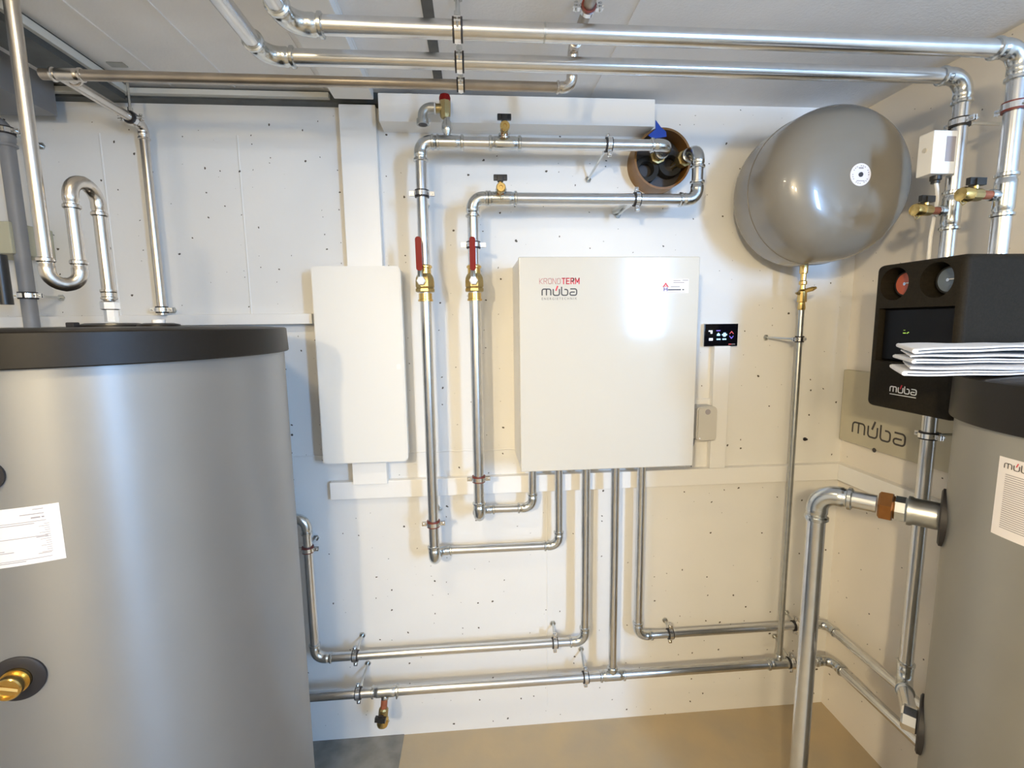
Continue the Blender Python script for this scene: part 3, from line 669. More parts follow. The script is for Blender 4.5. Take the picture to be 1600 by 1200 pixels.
MB().sweep([(XG + .004, YL - .006, zz + .004), (XG + .022, YL - .018, zz + .010), (XG + .034, YL - .020, zz + .014)], [.007, .008, .004], 10).build('drain_stub', 'brass', cv)
MB().sweep([(XG - .004, YL, zz - .004), (XG - .018, YL - .004, zz - .004), (XG - .028, YL - .006, zz - .003)], [.005, .006, .003], 10).build('wing_handle', 'brassd', cv)

# ------------------------------------------------------------------ white wall unit
a = at(810, 402, -0.25); b = at(1094, 400, -0.25); c = at(814, 738, -0.25); d = at(1083, 728, -0.25)
bx0 = (a.x + c.x) / 2; bx1 = (b.x + d.x) / 2; bz1 = (a.z + b.z) / 2; bz0 = (c.z + d.z) / 2
hp = thing('heat_pump_unit', 'square glossy white wall unit with red and black lettering in the middle of the wall', 'heater', ((bx0 + bx1) / 2, 0, bz0))
MB().box(bx0 + 0.002, bx1 - 0.002, -0.232, 0.0, bz0 + 0.002, bz1 - 0.002, 0.002).build('casing', 'trunk', hp)
fr = MB().box(bx0, bx1, -0.25, -0.234, bz0, bz1, 0.0035, 3).build('front_panel', 'enamel', hp)
fy = -0.2502
wm = at(872, 441, -0.25)
X0 = px(843, 443, -0.25); zk = pz(870, 443.5, -0.25); hk = 0.0150 * 0.7
wk = px(877, 440, -0.25) - X0
GL = {'K': [[(0, 0), (0, 1)], [(.62, 1), (.04, .48), (.62, 0)]], 'R': [[(0, 0), (0, 1), (.42, 1), (.58, .9), (.62, .74), (.56, .58), (.42, .48), (0, .48)], [(.34, .48), (.62, 0)]],
      'O': [[(.18, 0), (.46, 0), (.58, .06), (.64, .2), (.64, .8), (.58, .94), (.46, 1), (.18, 1), (.06, .94), (0, .8), (0, .2), (.06, .06), (.18, 0), (.2, 0)]], 'N': [[(0, 0), (0, 1), (.62, 0), (.62, 1)]],
      'T': [[(0, 1), (.64, 1)], [(.32, 1), (.32, 0)]], 'E': [[(.56, 0), (0, 0), (0, 1), (.56, 1)], [(0, .5), (.5, .5)]], 'M': [[(0, 0), (0, 1), (.4, .3), (.8, 1), (.8, 0)]]}
def stroke_word(name, word, x0, x1, z0, h, y, wd, mat_, parent, gap=.28):
    adv = 0; items = []
    for ch_ in word: items.append((ch_, adv)); adv += (0.8 if ch_ == 'M' else .62) + gap
    sc = (x1 - x0) / (adv - gap); mb = MB()
    for q_, (ch_, ax_) in enumerate(items):
        for st_ in GL[ch_]:
            for a_, b_ in zip(st_[:-1], st_[1:]):
                A_ = Vector((x0 + (a_[0] + ax_) * sc, z0 + a_[1] * h)); B_ = Vector((x0 + (b_[0] + ax_) * sc, z0 + b_[1] * h)); d_ = (B_ - A_).normalized(); n_ = Vector((-d_.y, d_.x)) * wd / 2; A_ -= d_ * wd * .45; B_ += d_ * wd * .45
                c4 = [A_ + n_, B_ + n_, B_ - n_, A_ - n_]
                mb.add([(p_.x, y, p_.y) for p_ in c4] + [(p_.x, y - .0003, p_.y) for p_ in c4], [(0, 1, 2, 3), (7, 6, 5, 4), (0, 4, 5, 1), (1, 5, 6, 2), (2, 6, 7, 3), (3, 7, 4, 0)])
    return mb.build(name, mat_, parent, smooth=0)
hk = pz(870, 434.5, -0.25) - pz(870, 443, -0.25)
stroke_word('brand_lettering', 'KRONO', X0, px(875.3, 440, -0.25), zk, hk, fy, .0014, 'inkp', fr)
stroke_word('brand_lettering', 'TERM', px(878.3, 440, -0.25), px(904.8, 440, -0.25), zk, hk, fy, .0032, 'inkr', fr, gap=.36)
# fit the two words to their widths
def fitw(o, x0, x1):
    xs = [v.co.x for v in o.data.vertices]; a_, b_ = min(xs), max(xs); off = world_of(fr).x
    for v in o.data.vertices: v.co.x = (x0 - off) + (v.co.x - a_) * (x1 - x0) / (b_ - a_)
zm = pz(870, 461.5, -0.25); xm0 = px(847, 460, -0.25); xm1 = px(901, 460, -0.25)
wordmark((xm0, fy, zm), (1, 0, 0), (0, 0, 1), (xm1 - xm0) / 5.6, fr, 'inkd', 'inkr', sw=0.19)
o3 = text_mesh('brand_lettering', 'ENERGIETECHNIK', 0.010, (xm0, fy, pz(870, 468.5, -0.25)), (1, 0, 0), (0, 0, 1), 'inkg', fr, spacing=1.5)
fitw(o3, xm0 - 0.001, xm1 + 0.001)
# installer sticker
sx0 = px(1033, 445, -0.25); sx1 = px(1076, 445, -0.25); sz1 = pz(1055, 436, -0.25); sz0 = pz(1055, 458, -0.25)
st = MB().box(sx0, sx1, -0.2506, -0.2500, sz0, sz1).build('installer_sticker', 'paper', fr, smooth=0)
u = (sx1 - sx0) / 43.0
def dq(x): return sx0 + x * u
mb = MB(); mb.slab((dq(2), -0.2506, sz0 + 9 * u), (1, 0, 0), (0, 0, 1), [(0, 0), (5 * u, 7 * u), (10 * u, 0), (8 * u, 0), (5 * u, 4 * u), (2 * u, 0)], 0.0003)
mb.box(dq(4), dq(10), -0.2509, -0.2506, sz0 + 10 * u, sz0 + 11 * u); mb.build('house_mark', 'inkr', st, smooth=0)
mb = MB(); mb.box(dq(4), dq(5.3), -0.2509, -0.2506, sz0 + 3 * u, sz0 + 9 * u).box(dq(8.7), dq(10), -0.2509, -0.2506, sz0 + 3 * u, sz0 + 9 * u).box(dq(4), dq(10), -0.2509, -0.2506, sz0 + 5.4 * u, sz0 + 6.6 * u).build('house_mark', 'inkb', st, smooth=0)
mb = MB()
for (x0_, x1_, z_) in ((19, 30, 18), (33, 42, 18.4), (19, 36, 15), (15, 29, 9)): mb.box(dq(x0_), dq(x1_), -0.2509, -0.2506, sz0 + z_ * u, sz0 + (z_ + 1.2) * u)
mb.box(dq(10), dq(38), -0.2509, -0.2506, sz0 + 1.2 * u, sz0 + 1.6 * u); mb.build('print', 'ink', st, smooth=0)
MB().box(dq(10.5), dq(31), -0.2509, -0.2506, sz0 + 4.2 * u, sz0 + 6 * u).box(dq(33), dq(36), -0.2509, -0.2506, sz0 + 4.2 * u, sz0 + 6 * u).build('print', 'inkd', st, smooth=0)
# cable with tie under the unit
cxx = px(846, 745, -0.16)
cb = thing('cable', 'thin white cable hanging from the unit bottom between two pipes', 'cable', (cxx, -0.16, bz0))
MB().sweep([(cxx, -0.16, bz0 + 0.01), (cxx, -0.16, bz0 - 0.012), (cxx + 0.004, -0.14, bz0 - 0.022), (cxx + 0.022, -0.08, bz0 - 0.05), (cxx + 0.026, -0.02, bz0 - 0.03), (cxx + 0.024, -0.012, bz0 + 0.04)], 0.0022, 8).build('wire', 'trunk', cb)
MB().sweep([(cxx - 0.012, -0.16, bz0 - 0.001), (cxx - 0.009, -0.163, bz0 - 0.014), (cxx, -0.165, bz0 - 0.020), (cxx + 0.009, -0.163, bz0 - 0.014), (cxx + 0.02, -0.16, bz0 - 0.001)], 0.003, 6).build('cable_clip', 'black', cb)
MB().lathe((cxx, -0.16, bz0 + 0.002), (0, 0, -1), [(0, .006), (.010, .006), (.013, .004)], 12).build('strain_relief', 'inkw', cb)

# ------------------------------------------------------------------ white cabinet
a = at(484, 418, -0.1); b = at(626, 418, -0.1); c = at(505, 722, -0.1); d = at(637, 720, -0.1)
kx0 = (a.x + c.x) / 2; kx1 = (b.x + d.x) / 2; kz1 = at(555, 415.5, -0.1).z; kz0 = at(572, 723.5, -0.1).z
kb = thing('electrical_cabinet', 'tall plain white rounded cabinet left of the pipes', 'cabinet', ((kx0 + kx1) / 2, 0, kz0))
kw = kx1 - kx0; kh = kz1 - kz0; kc = ((kx0 + kx1) / 2, 0, (kz0 + kz1) / 2)
MB().slab((kc[0], -0.036, kc[2]), (1, 0, 0), (0, 0, 1), rrect(kw - 0.008, kh - 0.008, 0.012), 0.05).build('housing', 'cabinet', kb, smooth=30)
bm = bmesh.new()
vs = [bm.verts.new((x, 0, z)) for x, z in rrect(kw, kh, 0.016, 6)]; f = bm.faces.new(vs)
r_ = bmesh.ops.extrude_face_region(bm, geom=[f]); 
for v in [g for g in r_['geom'] if isinstance(g, bmesh.types.BMVert)]: v.co.y -= 0.014
bm.edges.ensure_lookup_table(); fe = [e for e in bm.edges if all(abs(v.co.y + 0.014) < 1e-6 for v in e.verts)]
bmesh.ops.bevel(bm, geom=fe, offset=0.003, segments=2, affect='EDGES')
bmesh.ops.translate(bm, verts=bm.verts, vec=(kc[0], -0.086, kc[2]))
dr = MB().bm(bm).build('door', 'cabinet', kb, smooth=30)
MB().box(kc[0] - kw / 2 + 0.02, kc[0] + kw / 2 - 0.02, -0.036, 0, kz0 + 0.02, kz1 - 0.02).build('backplate', 'cabinet', kb, smooth=0)
hx, hz = px(623, 573, -0.1), pz(623, 573, -0.1)
MB().slab((hx, -0.1000, hz), (1, 0, 0), (0, 0, 1), rrect(0.014, 0.018, 0.004), 0.0008).build('latch', 'trunk', dr)

# ------------------------------------------------------------------ touch display, socket adapter
dx0, dx1 = px(1101, 522, -0.022), px(1153, 522, -0.022); dz1, dz0 = pz(1127, 506, -0.022), pz(1127, 541, -0.022)
td = thing('touch_display', 'small black touch display with glowing icons right of the white unit', 'display', ((dx0 + dx1) / 2, 0, dz0))
MB().box(dx0 + 0.003, dx1 - 0.003, -0.016, 0.0, dz0 - 0.001, dz1 + 0.002, 0.002).build('back_box', 'trunk', td)
gl = MB().box(dx0, dx1, -0.022, -0.016, dz0, dz1, 0.0015).build('screen', 'glassb', td)
U = (dx1 - dx0) / 52.0; Vv = (dz1 - dz0) / 35.0
def ic(x0_, y0_, x1_, y1_, m_): MB().box(dx0 + x0_ * U, dx0 + x1_ * U, -0.0224, -0.022, dz1 - y1_ * Vv, dz1 - y0_ * Vv).build('icon', m_, gl, smooth=0)
ic(6, 10, 12, 12, 'iconw'); ic(9, 12, 12, 15, 'iconw'); ic(7, 22, 13, 26, 'iconw')
ic(18, 10, 24, 11, 'iconv'); ic(19, 23, 25, 25, 'icon'); ic(29, 14, 33, 20, 'icon'); ic(27, 16, 35, 18, 'icon'); ic(28, 23, 34, 25, 'icon'); ic(38, 31.5, 42, 32.5, 'iconr'); ic(42.5, 31.5, 48, 32.5, 'ink')
mb = MB().slab((dx0 + 19 * U, -0.022, dz1 - 18.5 * Vv), (1, 0, 0), (0, 0, 1), [(0, 0), (5 * U, 0), (5 * U, 2 * U), (2.5 * U, 4.5 * U), (0, 2 * U)], 0.0004); mb.build('icon', 'icon', gl, smooth=0)
for (yy, sg, mm) in ((13, 1, 'iconr'), (22, -1, 'iconv')):
    MB().slab((dx0 + 42 * U, -0.022, dz1 - yy * Vv), (1, 0, 0), (0, 0, 1), [(-3 * U, -2 * U * sg), (0, 1.5 * U * sg), (3 * U, -2 * U * sg), (3 * U, -3.2 * U * sg), (0, 0.2 * U * sg), (-3 * U, -3.2 * U * sg)][::sg], 0.0004).build('icon', mm, gl, smooth=0)
so = thing('wall_socket', 'white wall socket plate half hidden behind the plugged-in white adapter', 'socket', (px(1100, 650, 0), 0, pz(1100, 665, 0)))
MB().box(px(1080, 650, -.012), px(1112, 650, -.012), -0.012, 0, pz(1100, 690, -.012), pz(1100, 623, -.012), 0.002).build('plate', 'trunk', so)
ad = thing('plug_adapter', 'small white plug-in adapter with tiny status light on the wall socket', 'adapter', (px(1106, 660, -.06), -0.03, pz(1106, 660, -.06)))
ax0, ax1 = px(1090, 660, -.075), px(1121, 660, -.075); az1, az0 = pz(1106, 636, -.075), pz(1106, 689, -.075)
aw = ax1 - ax0; ah = az1 - az0
MB().slab(((ax0 + ax1) / 2, -0.013, (az0 + az1) / 2), (1, 0, 0), (0, 0, 1), rrect(aw, ah, 0.014), 0.055).build('housing', 'adapter', ad, smooth=30)
MB().slab(((ax0 + ax1) / 2, -0.068, (az0 + az1) / 2), (1, 0, 0), (0, 0, 1), rrect(aw - 0.006, ah - 0.006, 0.012), 0.007).build('front_cover', 'adapter', ad, smooth=30)
MB().lathe(((ax0 + ax1) / 2, -0.075, az1 - 0.018), (0, -1, 0), [(0, 0.010), (0.0006, 0.010)], 24).build('socket_recess', 'ink', ad)
MB().lathe((ax0 + 0.010, -0.075, az0 + 0.010), (0, -1, 0), [(0, 0.0018), (0.001, 0.0018)], 10).build('status_light', 'iconw', ad)
MB().sweep([(ax0 + 0.012, -0.03, az0 + 0.004), (ax0 + 0.010, -0.03, az0 - 0.02), (ax0 + 0.002, -0.03, az0 - 0.045), (ax0 + 0.002, -0.034, tz1 + 0.012)], 0.0025, 8).build('power_cable', 'greyp', ad)

# ------------------------------------------------------------------ pump station + backing plate
bp = thing('backing_plate', 'beige plate with dark lettering on the right wall behind the pump station', 'plate', (RX, -0.2, 1.1))
plb = (atx(1312, 690, RX - 0.02).z + atx(1430, 719, RX - 0.02).z) / 2; plt = atx(1317, 577, RX - 0.02).z
py0 = -0.012; py1 = -0.60
MB().box(RX - 0.02, RX, py1, py0, plb, plt, 0.002).build('panel', 'plate', bp)
yA = atx(1332, 672, RX - 0.02).y; yB = atx(1414, 690, RX - 0.02).y
zA_ = (atx(1334, 676, RX - 0.02).z + atx(1408, 696, RX - 0.02).z) / 2
wordmark((RX - 0.0202, yA, zA_), (0, -1, 0), (0, 0, 1), (yA - yB) / 5.6, bp, 'inkd', 'inkd', sw=0.16)
MB().lathe((RX - 0.02, atx(1366, 705, RX - 0.02).y, plb), (-1, 0, 0), [(0, 0.008), (0.001, 0.008)], 16).build('cable_notch', 'inkd', bp)
sX = 1.11; sB = RX - 0.022
yf = atx(1357, 560, sX).y; yn = atx(1496, 560, sX).y
zt_ = (atx(1392, 411, sX).z + atx(1496, 399, sX).z) / 2; zb_ = (atx(1375, 637, sX).z + atx(1485, 660, sX).z) / 2
ps = thing('pump_station', 'dark foam-cased pump station with two round thermometers on the right wall', 'pump', (RX - 0.02, (yf + yn) / 2, zb_))
MB().box(sX + 0.200, sB, yn + .002, yf - .002, zb_ + 0.003, zt_ - .002, 0.008, 3).build('rear_shell', 'epp', ps)
# front shell with round recesses cut by building it around them
fw_ = yf - yn; fh = zt_ - zb_
def grid_shell():
    """front shell: a bevelled box carrying raised collars"""
    return MB().box(sX, sX + 0.198, yn, yf, zb_, zt_, 0.016, 4)
fs_ = grid_shell().build('front_shell', 'epp', ps)
# boolean recesses
def cut(obj, cutter_mb, mat_='epp'):
    c_ = cutter_mb.build('cutter', mat_, None, smooth=0)
    md = obj.modifiers.new('cut', 'BOOLEAN'); md.operation = 'DIFFERENCE'; md.object = c_; md.solver = 'EXACT'
    bpy.context.view_layer.update(); dg = bpy.context.evaluated_depsgraph_get()
    me = bpy.data.meshes.new_from_object(obj.evaluated_get(dg)); obj.modifiers.clear(); obj.data = me
    bpy.data.objects.remove(c_)
g1 = atx(1397, 443, sX); g2 = atx(1463, 438, sX)
gz = (g1.z + g2.z) / 2
RG = abs(atx(1433, 440, sX).y - atx(1492, 440, sX).y) / 2
RG = 0.0428
cut(fs_, MB().lathe((sX - 0.01, g1.y, gz), (1, 0, 0), [(0, RG), (0.075, RG)], 40))
cut(fs_, MB().lathe((sX - 0.01, g2.y, gz), (1, 0, 0), [(0, RG), (0.075, RG)], 40))
wy0 = atx(1371, 520, sX).y; wy1 = atx(1488, 520, sX).y; wz1 = (atx(1371, 482, sX).z + atx(1490, 478, sX).z) / 2; wz0 = (atx(1366, 564, sX).z + atx(1440, 568, sX).z) / 2
cut(fs_, MB().box(sX - 0.01, sX + 0.03, wy1, wy0, wz0, wz1))
for (gp_, mm, sh) in ((g1, 'gaugeR', 0.0), (g2, 'gaugeB', 0.0)):
    gg = MB().lathe((sX + 0.052, gp_.y, gz), (-1, 0, 0), [(0, 0.030), (0.018, 0.030), (0.020, 0.028)], 36).build('thermometer', mm, ps)
    MB().ring((sX + 0.037, gp_.y, gz), (1, 0, 0), 0.0285, 0.032, 0.012).build('bezel', 'black', gg)
    MB().box(sX + 0.0305, sX + 0.032, gp_.y - 0.022, gp_.y + 0.004, gz + 0.000, gz + 0.003).build('needle', 'inkw', gg, smooth=0)
    MB().lathe((sX + 0.032, gp_.y, gz), (-1, 0, 0), [(0, 0.004), (0.003, 0.004)], 12).build('hub', 'chrome', gg)
pm = MB().box(sX + 0.014, sX + 0.029, wy1 + 0.004, wy0 - 0.004, wz0 + 0.004, wz1 - 0.004, 0.003).build('pump_display', 'display', ps)
iy = atx(1411, 521, sX + .014).y; iz = atx(1411, 521, sX + .014).z
for (a0_, a1_, b0_, b1_) in ((0, -.008, 0, .0022), (-.011, -.014, .000, .002), (-.014, -.017, .002, .004), (-.001, -.006, .008, .0088)):
    MB().box(sX + 0.0135, sX + 0.0142, iy + a1_, iy + a0_, iz + b0_, iz + b1_).build('icon', 'icong', pm, smooth=0)
ly0 = atx(1391, 607, sX).y; ly1 = atx(1432, 612, sX).y; lz = (atx(1391, 613, sX).z + atx(1431, 616, sX).z) / 2
wordmark((sX - 0.0002, ly0, lz), (0, -1, 0), (0, 0, 1), (ly0 - ly1) / 5.6, fs_, 'inkw', 'inkr', sw=0.2)
MB().box(sX - 0.0006, sX, ly1, ly0, lz - 0.0075, lz - 0.0055).build('lettering', 'inkw', fs_, smooth=0)

# ------------------------------------------------------------------ pipe clamps
def clamp(label, p, d, r, rod, length, name='pipe_clamp', ear=None, plate=True, rmat='rubber', group=None):
    """p centre, d pipe axis, rod: direction of the threaded rod to wall/ceiling; ear: direction of the two screw lugs"""
    p = Vector(p); d = Vector(d).normalized(); rod = Vector(rod).normalized(); ear = Vector(ear).normalized() if ear else d.cross(rod).normalized()
    t = thing(name, label, 'clamp', p, group)
    MB().ring(p, d, r + 0.0003, r + 0.0045, 0.021).build('rubber_lining', rmat, t)
    MB().ring(p, d, r + 0.0040, r + 0.0065, 0.013).build('band', 'chrome', t)
    third = d.cross(ear).normalized()
    for s in (-1, 1):
        mb = MB()
        c = p + ear * s * (r + 0.013)
        for q in (-1, 1):
            o = c + third * q * 0.0035
            vs = []
            for (i, j, k) in ((-1, -1, -1), (1, -1, -1), (1, 1, -1), (-1, 1, -1), (-1, -1, 1), (1, -1, 1), (1, 1, 1), (-1, 1, 1)):
                vs.append(o + ear * i * 0.008 + d * j * 0.0065 + third * k * 0.0015)
            mb.add(vs, [(0, 3, 2, 1), (4, 5, 6, 7), (0, 1, 5, 4), (1, 2, 6, 5), (2, 3, 7, 6), (3, 0, 4, 7)])
        mb.build('lug', 'chrome', t, smooth=0)
        MB().lathe(c + ear * 0.002 * s - third * 0.011, third, [(0, .0045), (.004, .0045), (.004, .0025), (.020, .0025)], 10).build('screw', 'zincd', t)
    b0 = p + rod * (r + 0.005)
    MB().lathe(b0, rod, [(0, .007), (.011, .007), (.011, .004), (length - r - 0.005, .004)], 10).build('rod', 'zincd', t)
    if plate: MB().lathe(p + rod * (length - 0.003), rod, [(-0.002, .011), (.003, .011)], 6).build('wall_anchor', 'zincm', t)
    return t
W = (0, 1, 0)
clamp('steel clamp high on the leftmost drop pipe, above its red lever', (XA, YF, pz(658, 303, YF)), (0, 0, 1), R35, W, -YF)
clamp('steel clamp behind the red lever of the second drop pipe', (XB, YF, pz(741, 383, YF)), (0, 0, 1), R35, W, -YF)
clamp('steel clamp low on the second drop pipe, left of the white unit bottom', (XB, YF, pz(746, 748, YF)), (0, 0, 1), R35, W, -YF, rmat='rubber_r')
clamp('steel clamp at the foot of the leftmost drop pipe', (XA, YF, pz(675, 818, YF)), (0, 0, 1), R35, W, -YF, rmat='rubber_r')
clamp('steel clamp with long slanting rod on the upper sleeve pipe', (px(951, 226, YF), YF, ZA), (1, 0, 0), R35, (-0.2, 1, -0.42), -YF * 1.1, ear=(0, 0.4, 1))
clamp('steel clamp on the lower sleeve pipe below the brown sleeve', (px(995, 311, YF), YF, ZB), (1, 0, 0), R35, (-0.12, 1, -0.12), -YF, ear=(0, 0.2, 1))
clamp('steel clamp on the short upright pipe beside the left tank', (XC0, YC, pz(482, 858, YC)), (0, 0, 1), R28 * 1.05, W, -YC, rmat='rubber_r')
r2 = R28 * 1.05; r3 = R28 * 1.15
for lab_, xx, YY, ZZ, rr in (
    ('steel clamp at the left end of the upper floor-level pipe', px(555, 1022, YC), YC, ZC, r2),
    ('steel clamp at the right end of the upper floor-level pipe, left of the bend', px(867, 1003, YC), YC, ZC, r2),
    ('steel clamp right of the bend of the rightmost drop pipe', px(1047, 991, YE), YE, ZE, r2),
    ('steel clamp on the lowest pipe left of the drain valve', px(560, 1084, YL), YL, ZF, r3),
    ('steel clamp on the lowest pipe left of the middle tee', px(915, 1057, YL), YL, ZF, r3),
    ('steel clamp in the corner on the upper floor-level pipe, beside the thick foreground pipe', px(1243, 976, YE), YE, ZE, r2),
    ('steel clamp in the corner on the lowest pipe, beside the thick foreground pipe', px(1236, 1034, YL), YL, ZF, r3)):
    clamp(lab_, (xx, YY, ZZ), (1, 0, 0), rr, (0.08, 1, 0.22), -YY * 1.02, ear=(0, 0, 1))
zg = pz(1247, 530, YL)
clamp('small clamp with slanting rod halfway up the thin vessel pipe', (XG, YL, zg), (0, 0, 1), 0.0098, (-0.42, 1, 0.03), 0.128)
clamp('steel clamp with long rod above the white sensor box', (XP, Y2, atx(1500, 192, XP).z), (0, 0, 1), R35, (1, 0.0, 0), RX - XP)
clamp('steel clamp near the top of the pipe at the right frame edge', (XP, Y1, atx(1585, 167, XP).z), (0, 0, 1), R35 * 1.05, (1, 0, 0), RX - XP, rmat='rubber_r')
clamp('steel clamp on the pipe just below the pump station', (XP, Y2, atx(1450, 680, XP).z), (0, 0, 1), R35, (1, 0, 0), RX - XP)
# three stacked clamps on one hanger rod
XH = px(716, 45, Y1)
clamp('topmost of three clamps hanging in a row from the ceiling, on the nearest long pipe', (px(715, 48, Y1), Y1, Z1), (1, 0, 0), R35 * 1.05, (0, 0, 1), CZ - Z1)
clamp('middle of three clamps hanging in a row from the ceiling', (px(718, 99, Y2), Y2, Z2), (1, 0, 0), R35, (0, 0, 1), CZ - Z2)
clamp('lowest of three clamps hanging in a row, on the tarnished brown pipe', (px(720, 133, Y3), Y3, Z3), (1, 0, 0), 0.0125, (0, 0, 1), CZ - Z3)
clamp('clamp on the tarnished pipe running across the ceiling near the top edge', (Xr, atz(925, 12, Z3 + 0.085).y, Z3 + 0.085), (0, 1, 0), 0.0125, (0, 0, 1), CZ - Z3 - 0.085, rmat='rubber_r')
clamp('clamp with ceiling rod at the bend of the thin pipe, upper left', (XL, at(200, 183, -0.11).y, zl), (0, 1, 0), 0.013, (0, 0, 1), CZ - zl)
clamp('clamp at the foot of the thin wall pipe, just above the white trunking', (XL, -0.06, pz(257, 484, -0.06)), (0, 0, 1), 0.013, W, 0.06)

# ------------------------------------------------------------------ ball valves with red levers
def ball_valve(label, X, zt, zbm, lx, top_off):
    H = zt - zbm; t = thing('ball_valve', label, 'valve', (X, YF, zbm), 'brass ball valves with red levers'); o = (X, YF, zt)
    del t['group']
    pr = [(0, .019), (.004, .0235), (.009, .0235), (.011, .020), (H * .24, .020), (H * .27, .024), (H * .36, .029), (H * .46, .0305), (H * .60, .0305), (H * .64, .028), (H * .66, .031), (H * .73, .031), (H * .75, .027), (H * .78, .021), (H * .94, .021), (H * .95, .0235), (H, .0235), (H, .019)]
    MB().lathe(o, (0, 0, -1), pr[:4] + pr[4:5], 24).build('upper_socket', 'brass', t)
    MB().lathe(o, (0, 0, -1), pr[4:13], 8, phase=PI / 8).build('body', 'brassd', t, smooth=25)
    MB().lathe(o, (0, 0, -1), pr[13:], 24).build('lower_socket', 'brass', t)
    zc = zt - H * 0.46; st_ = Vector((lx, YF - 0.028, zc))
    MB().lathe((X + (lx - X) * 0.6, YF - 0.02, zc), (0, -1, 0), [(0, .012), (.012, .012), (.014, .008), (.020, .008)], 16).build('stem', 'brass', t)
    MB().lathe((X + (lx - X) * 0.8, YF - 0.038, zc), (0, -1, 0), [(0, .0135), (.006, .0135), (.008, .010)], 6).build('hex_nut', 'inkw', t, smooth=20)
    le = MB().sweep([(lx, YF - .036, zc + .006), (lx, YF - .038, zc + .022), (lx, YF - .046, zc + .034)], [.0085, .008, .007], 8).build('lever', 'zincm', t)
    MB().slab((lx, YF - 0.046, zc + 0.034), (1, 0, 0), (0, -0.06, 1), [(x, y + 0.045) for x, y in rrect(0.0185, 0.100, 0.0085, 6)], 0.010).build('lever_sleeve', 'red', t, smooth=50)
    return t
ball_valve('brass ball valve with red lever on the leftmost drop pipe', XA, pz(666, 414, YF), pz(668, 471, YF), px(656, 420, YF - .04), 0)
ball_valve('brass ball valve with red lever on the second drop pipe, nearer the white unit', XB, pz(741, 414, YF), pz(741, 470, YF), px(739, 420, YF - .04), 0)
o = bpy.data.objects['lever_sleeve.001']

# ------------------------------------------------------------------ safety valve
sv = thing('safety_valve', 'brass safety valve with red cap and downturned grey outlet elbow', 'valve', (TS, YF, ZA))
zr0 = ZA + 0.022; zr1 = pz(696, 185, YF); zr2 = pz(690, 148, YF)
MB().lathe((TS, YF, zr0), (0, 0, 1), [(-.008, .009), (0, .011), (0.008, .0145), (.018, .017), (.030, .0155), (zr1 - zr0 - .005, .0105), (zr1 - zr0 + .002, .0105)], 24).build('reducer', 'zincd', sv)
zq = zr1; hq = zr2 - zr1
MB().lathe((TS - 0.004, YF, zq), (0, 0, 1), [(0, .0125), (.006, .0155), (.014, .016), (hq * .55, .017), (hq * .72, .017), (hq * .76, .015)], 8).build('body', 'brassd', sv, smooth=25)
MB().lathe((TS - 0.004, YF, zq + hq * .72), (0, 0, 1), [(0, .0165), (hq * .14, .0175), (hq * .26, .015), (hq * .30, .008)], 20).build('cap', 'red', sv)
MB().lathe((TS - 0.004, YF, zq + hq * .42), (-1, 0, 0), [(0, .013), (.026, .013), (.028, .015)], 16).build('side_outlet', 'brassd', sv)
MB().ring((TS - 0.034, YF, zq + hq * .42), (1, 0, 0), .006, .0165, 0.004).build('sealing_tape', 'inkw', sv)
zo = zq + hq * .42; xo = TS - 0.036
pts = [(xo, YF, zo), (xo - 0.012, YF, zo)] + [(xo - 0.012 - 0.024 * math.sin(a), YF, zo - 0.024 * (1 - math.cos(a))) for a in [PI / 2 * k / 8 for k in range(1, 9)]] + [(xo - .036, YF, zo - .032), (xo - .036, YF, zo - .033), (xo - .036, YF, zo - .048)]
MB().sweep(pts, [.0155] * 2 + [.0150] * 8 + [.0155, .019, .019], 20).build('outlet_elbow', 'zincm', sv)
MB().lathe((xo - .036, YF, zo - .0475), (0, 0, -1), [(0, .014), (.001, .014)], 16).build('outlet_bore', 'inkd', sv)
# dark bracket left of it
xb = px(640, 150, -0.05)
brk = thing('pipe_bracket', 'small dark metal bracket on the ceiling channel beside the safety valve', 'bracket', (xb, -0.036, zb + 0.05))
MB().box(xb - 0.01, xb + 0.008, -0.06, -0.036, zb + 0.02, CZ - 0.01, 0.001).build('plate', 'zincm', brk)
MB().box(xb - 0.004, xb + 0.05, -0.055, -0.045, zb + 0.055, zb + 0.065, 0.001).build('arm', 'beam', brk)

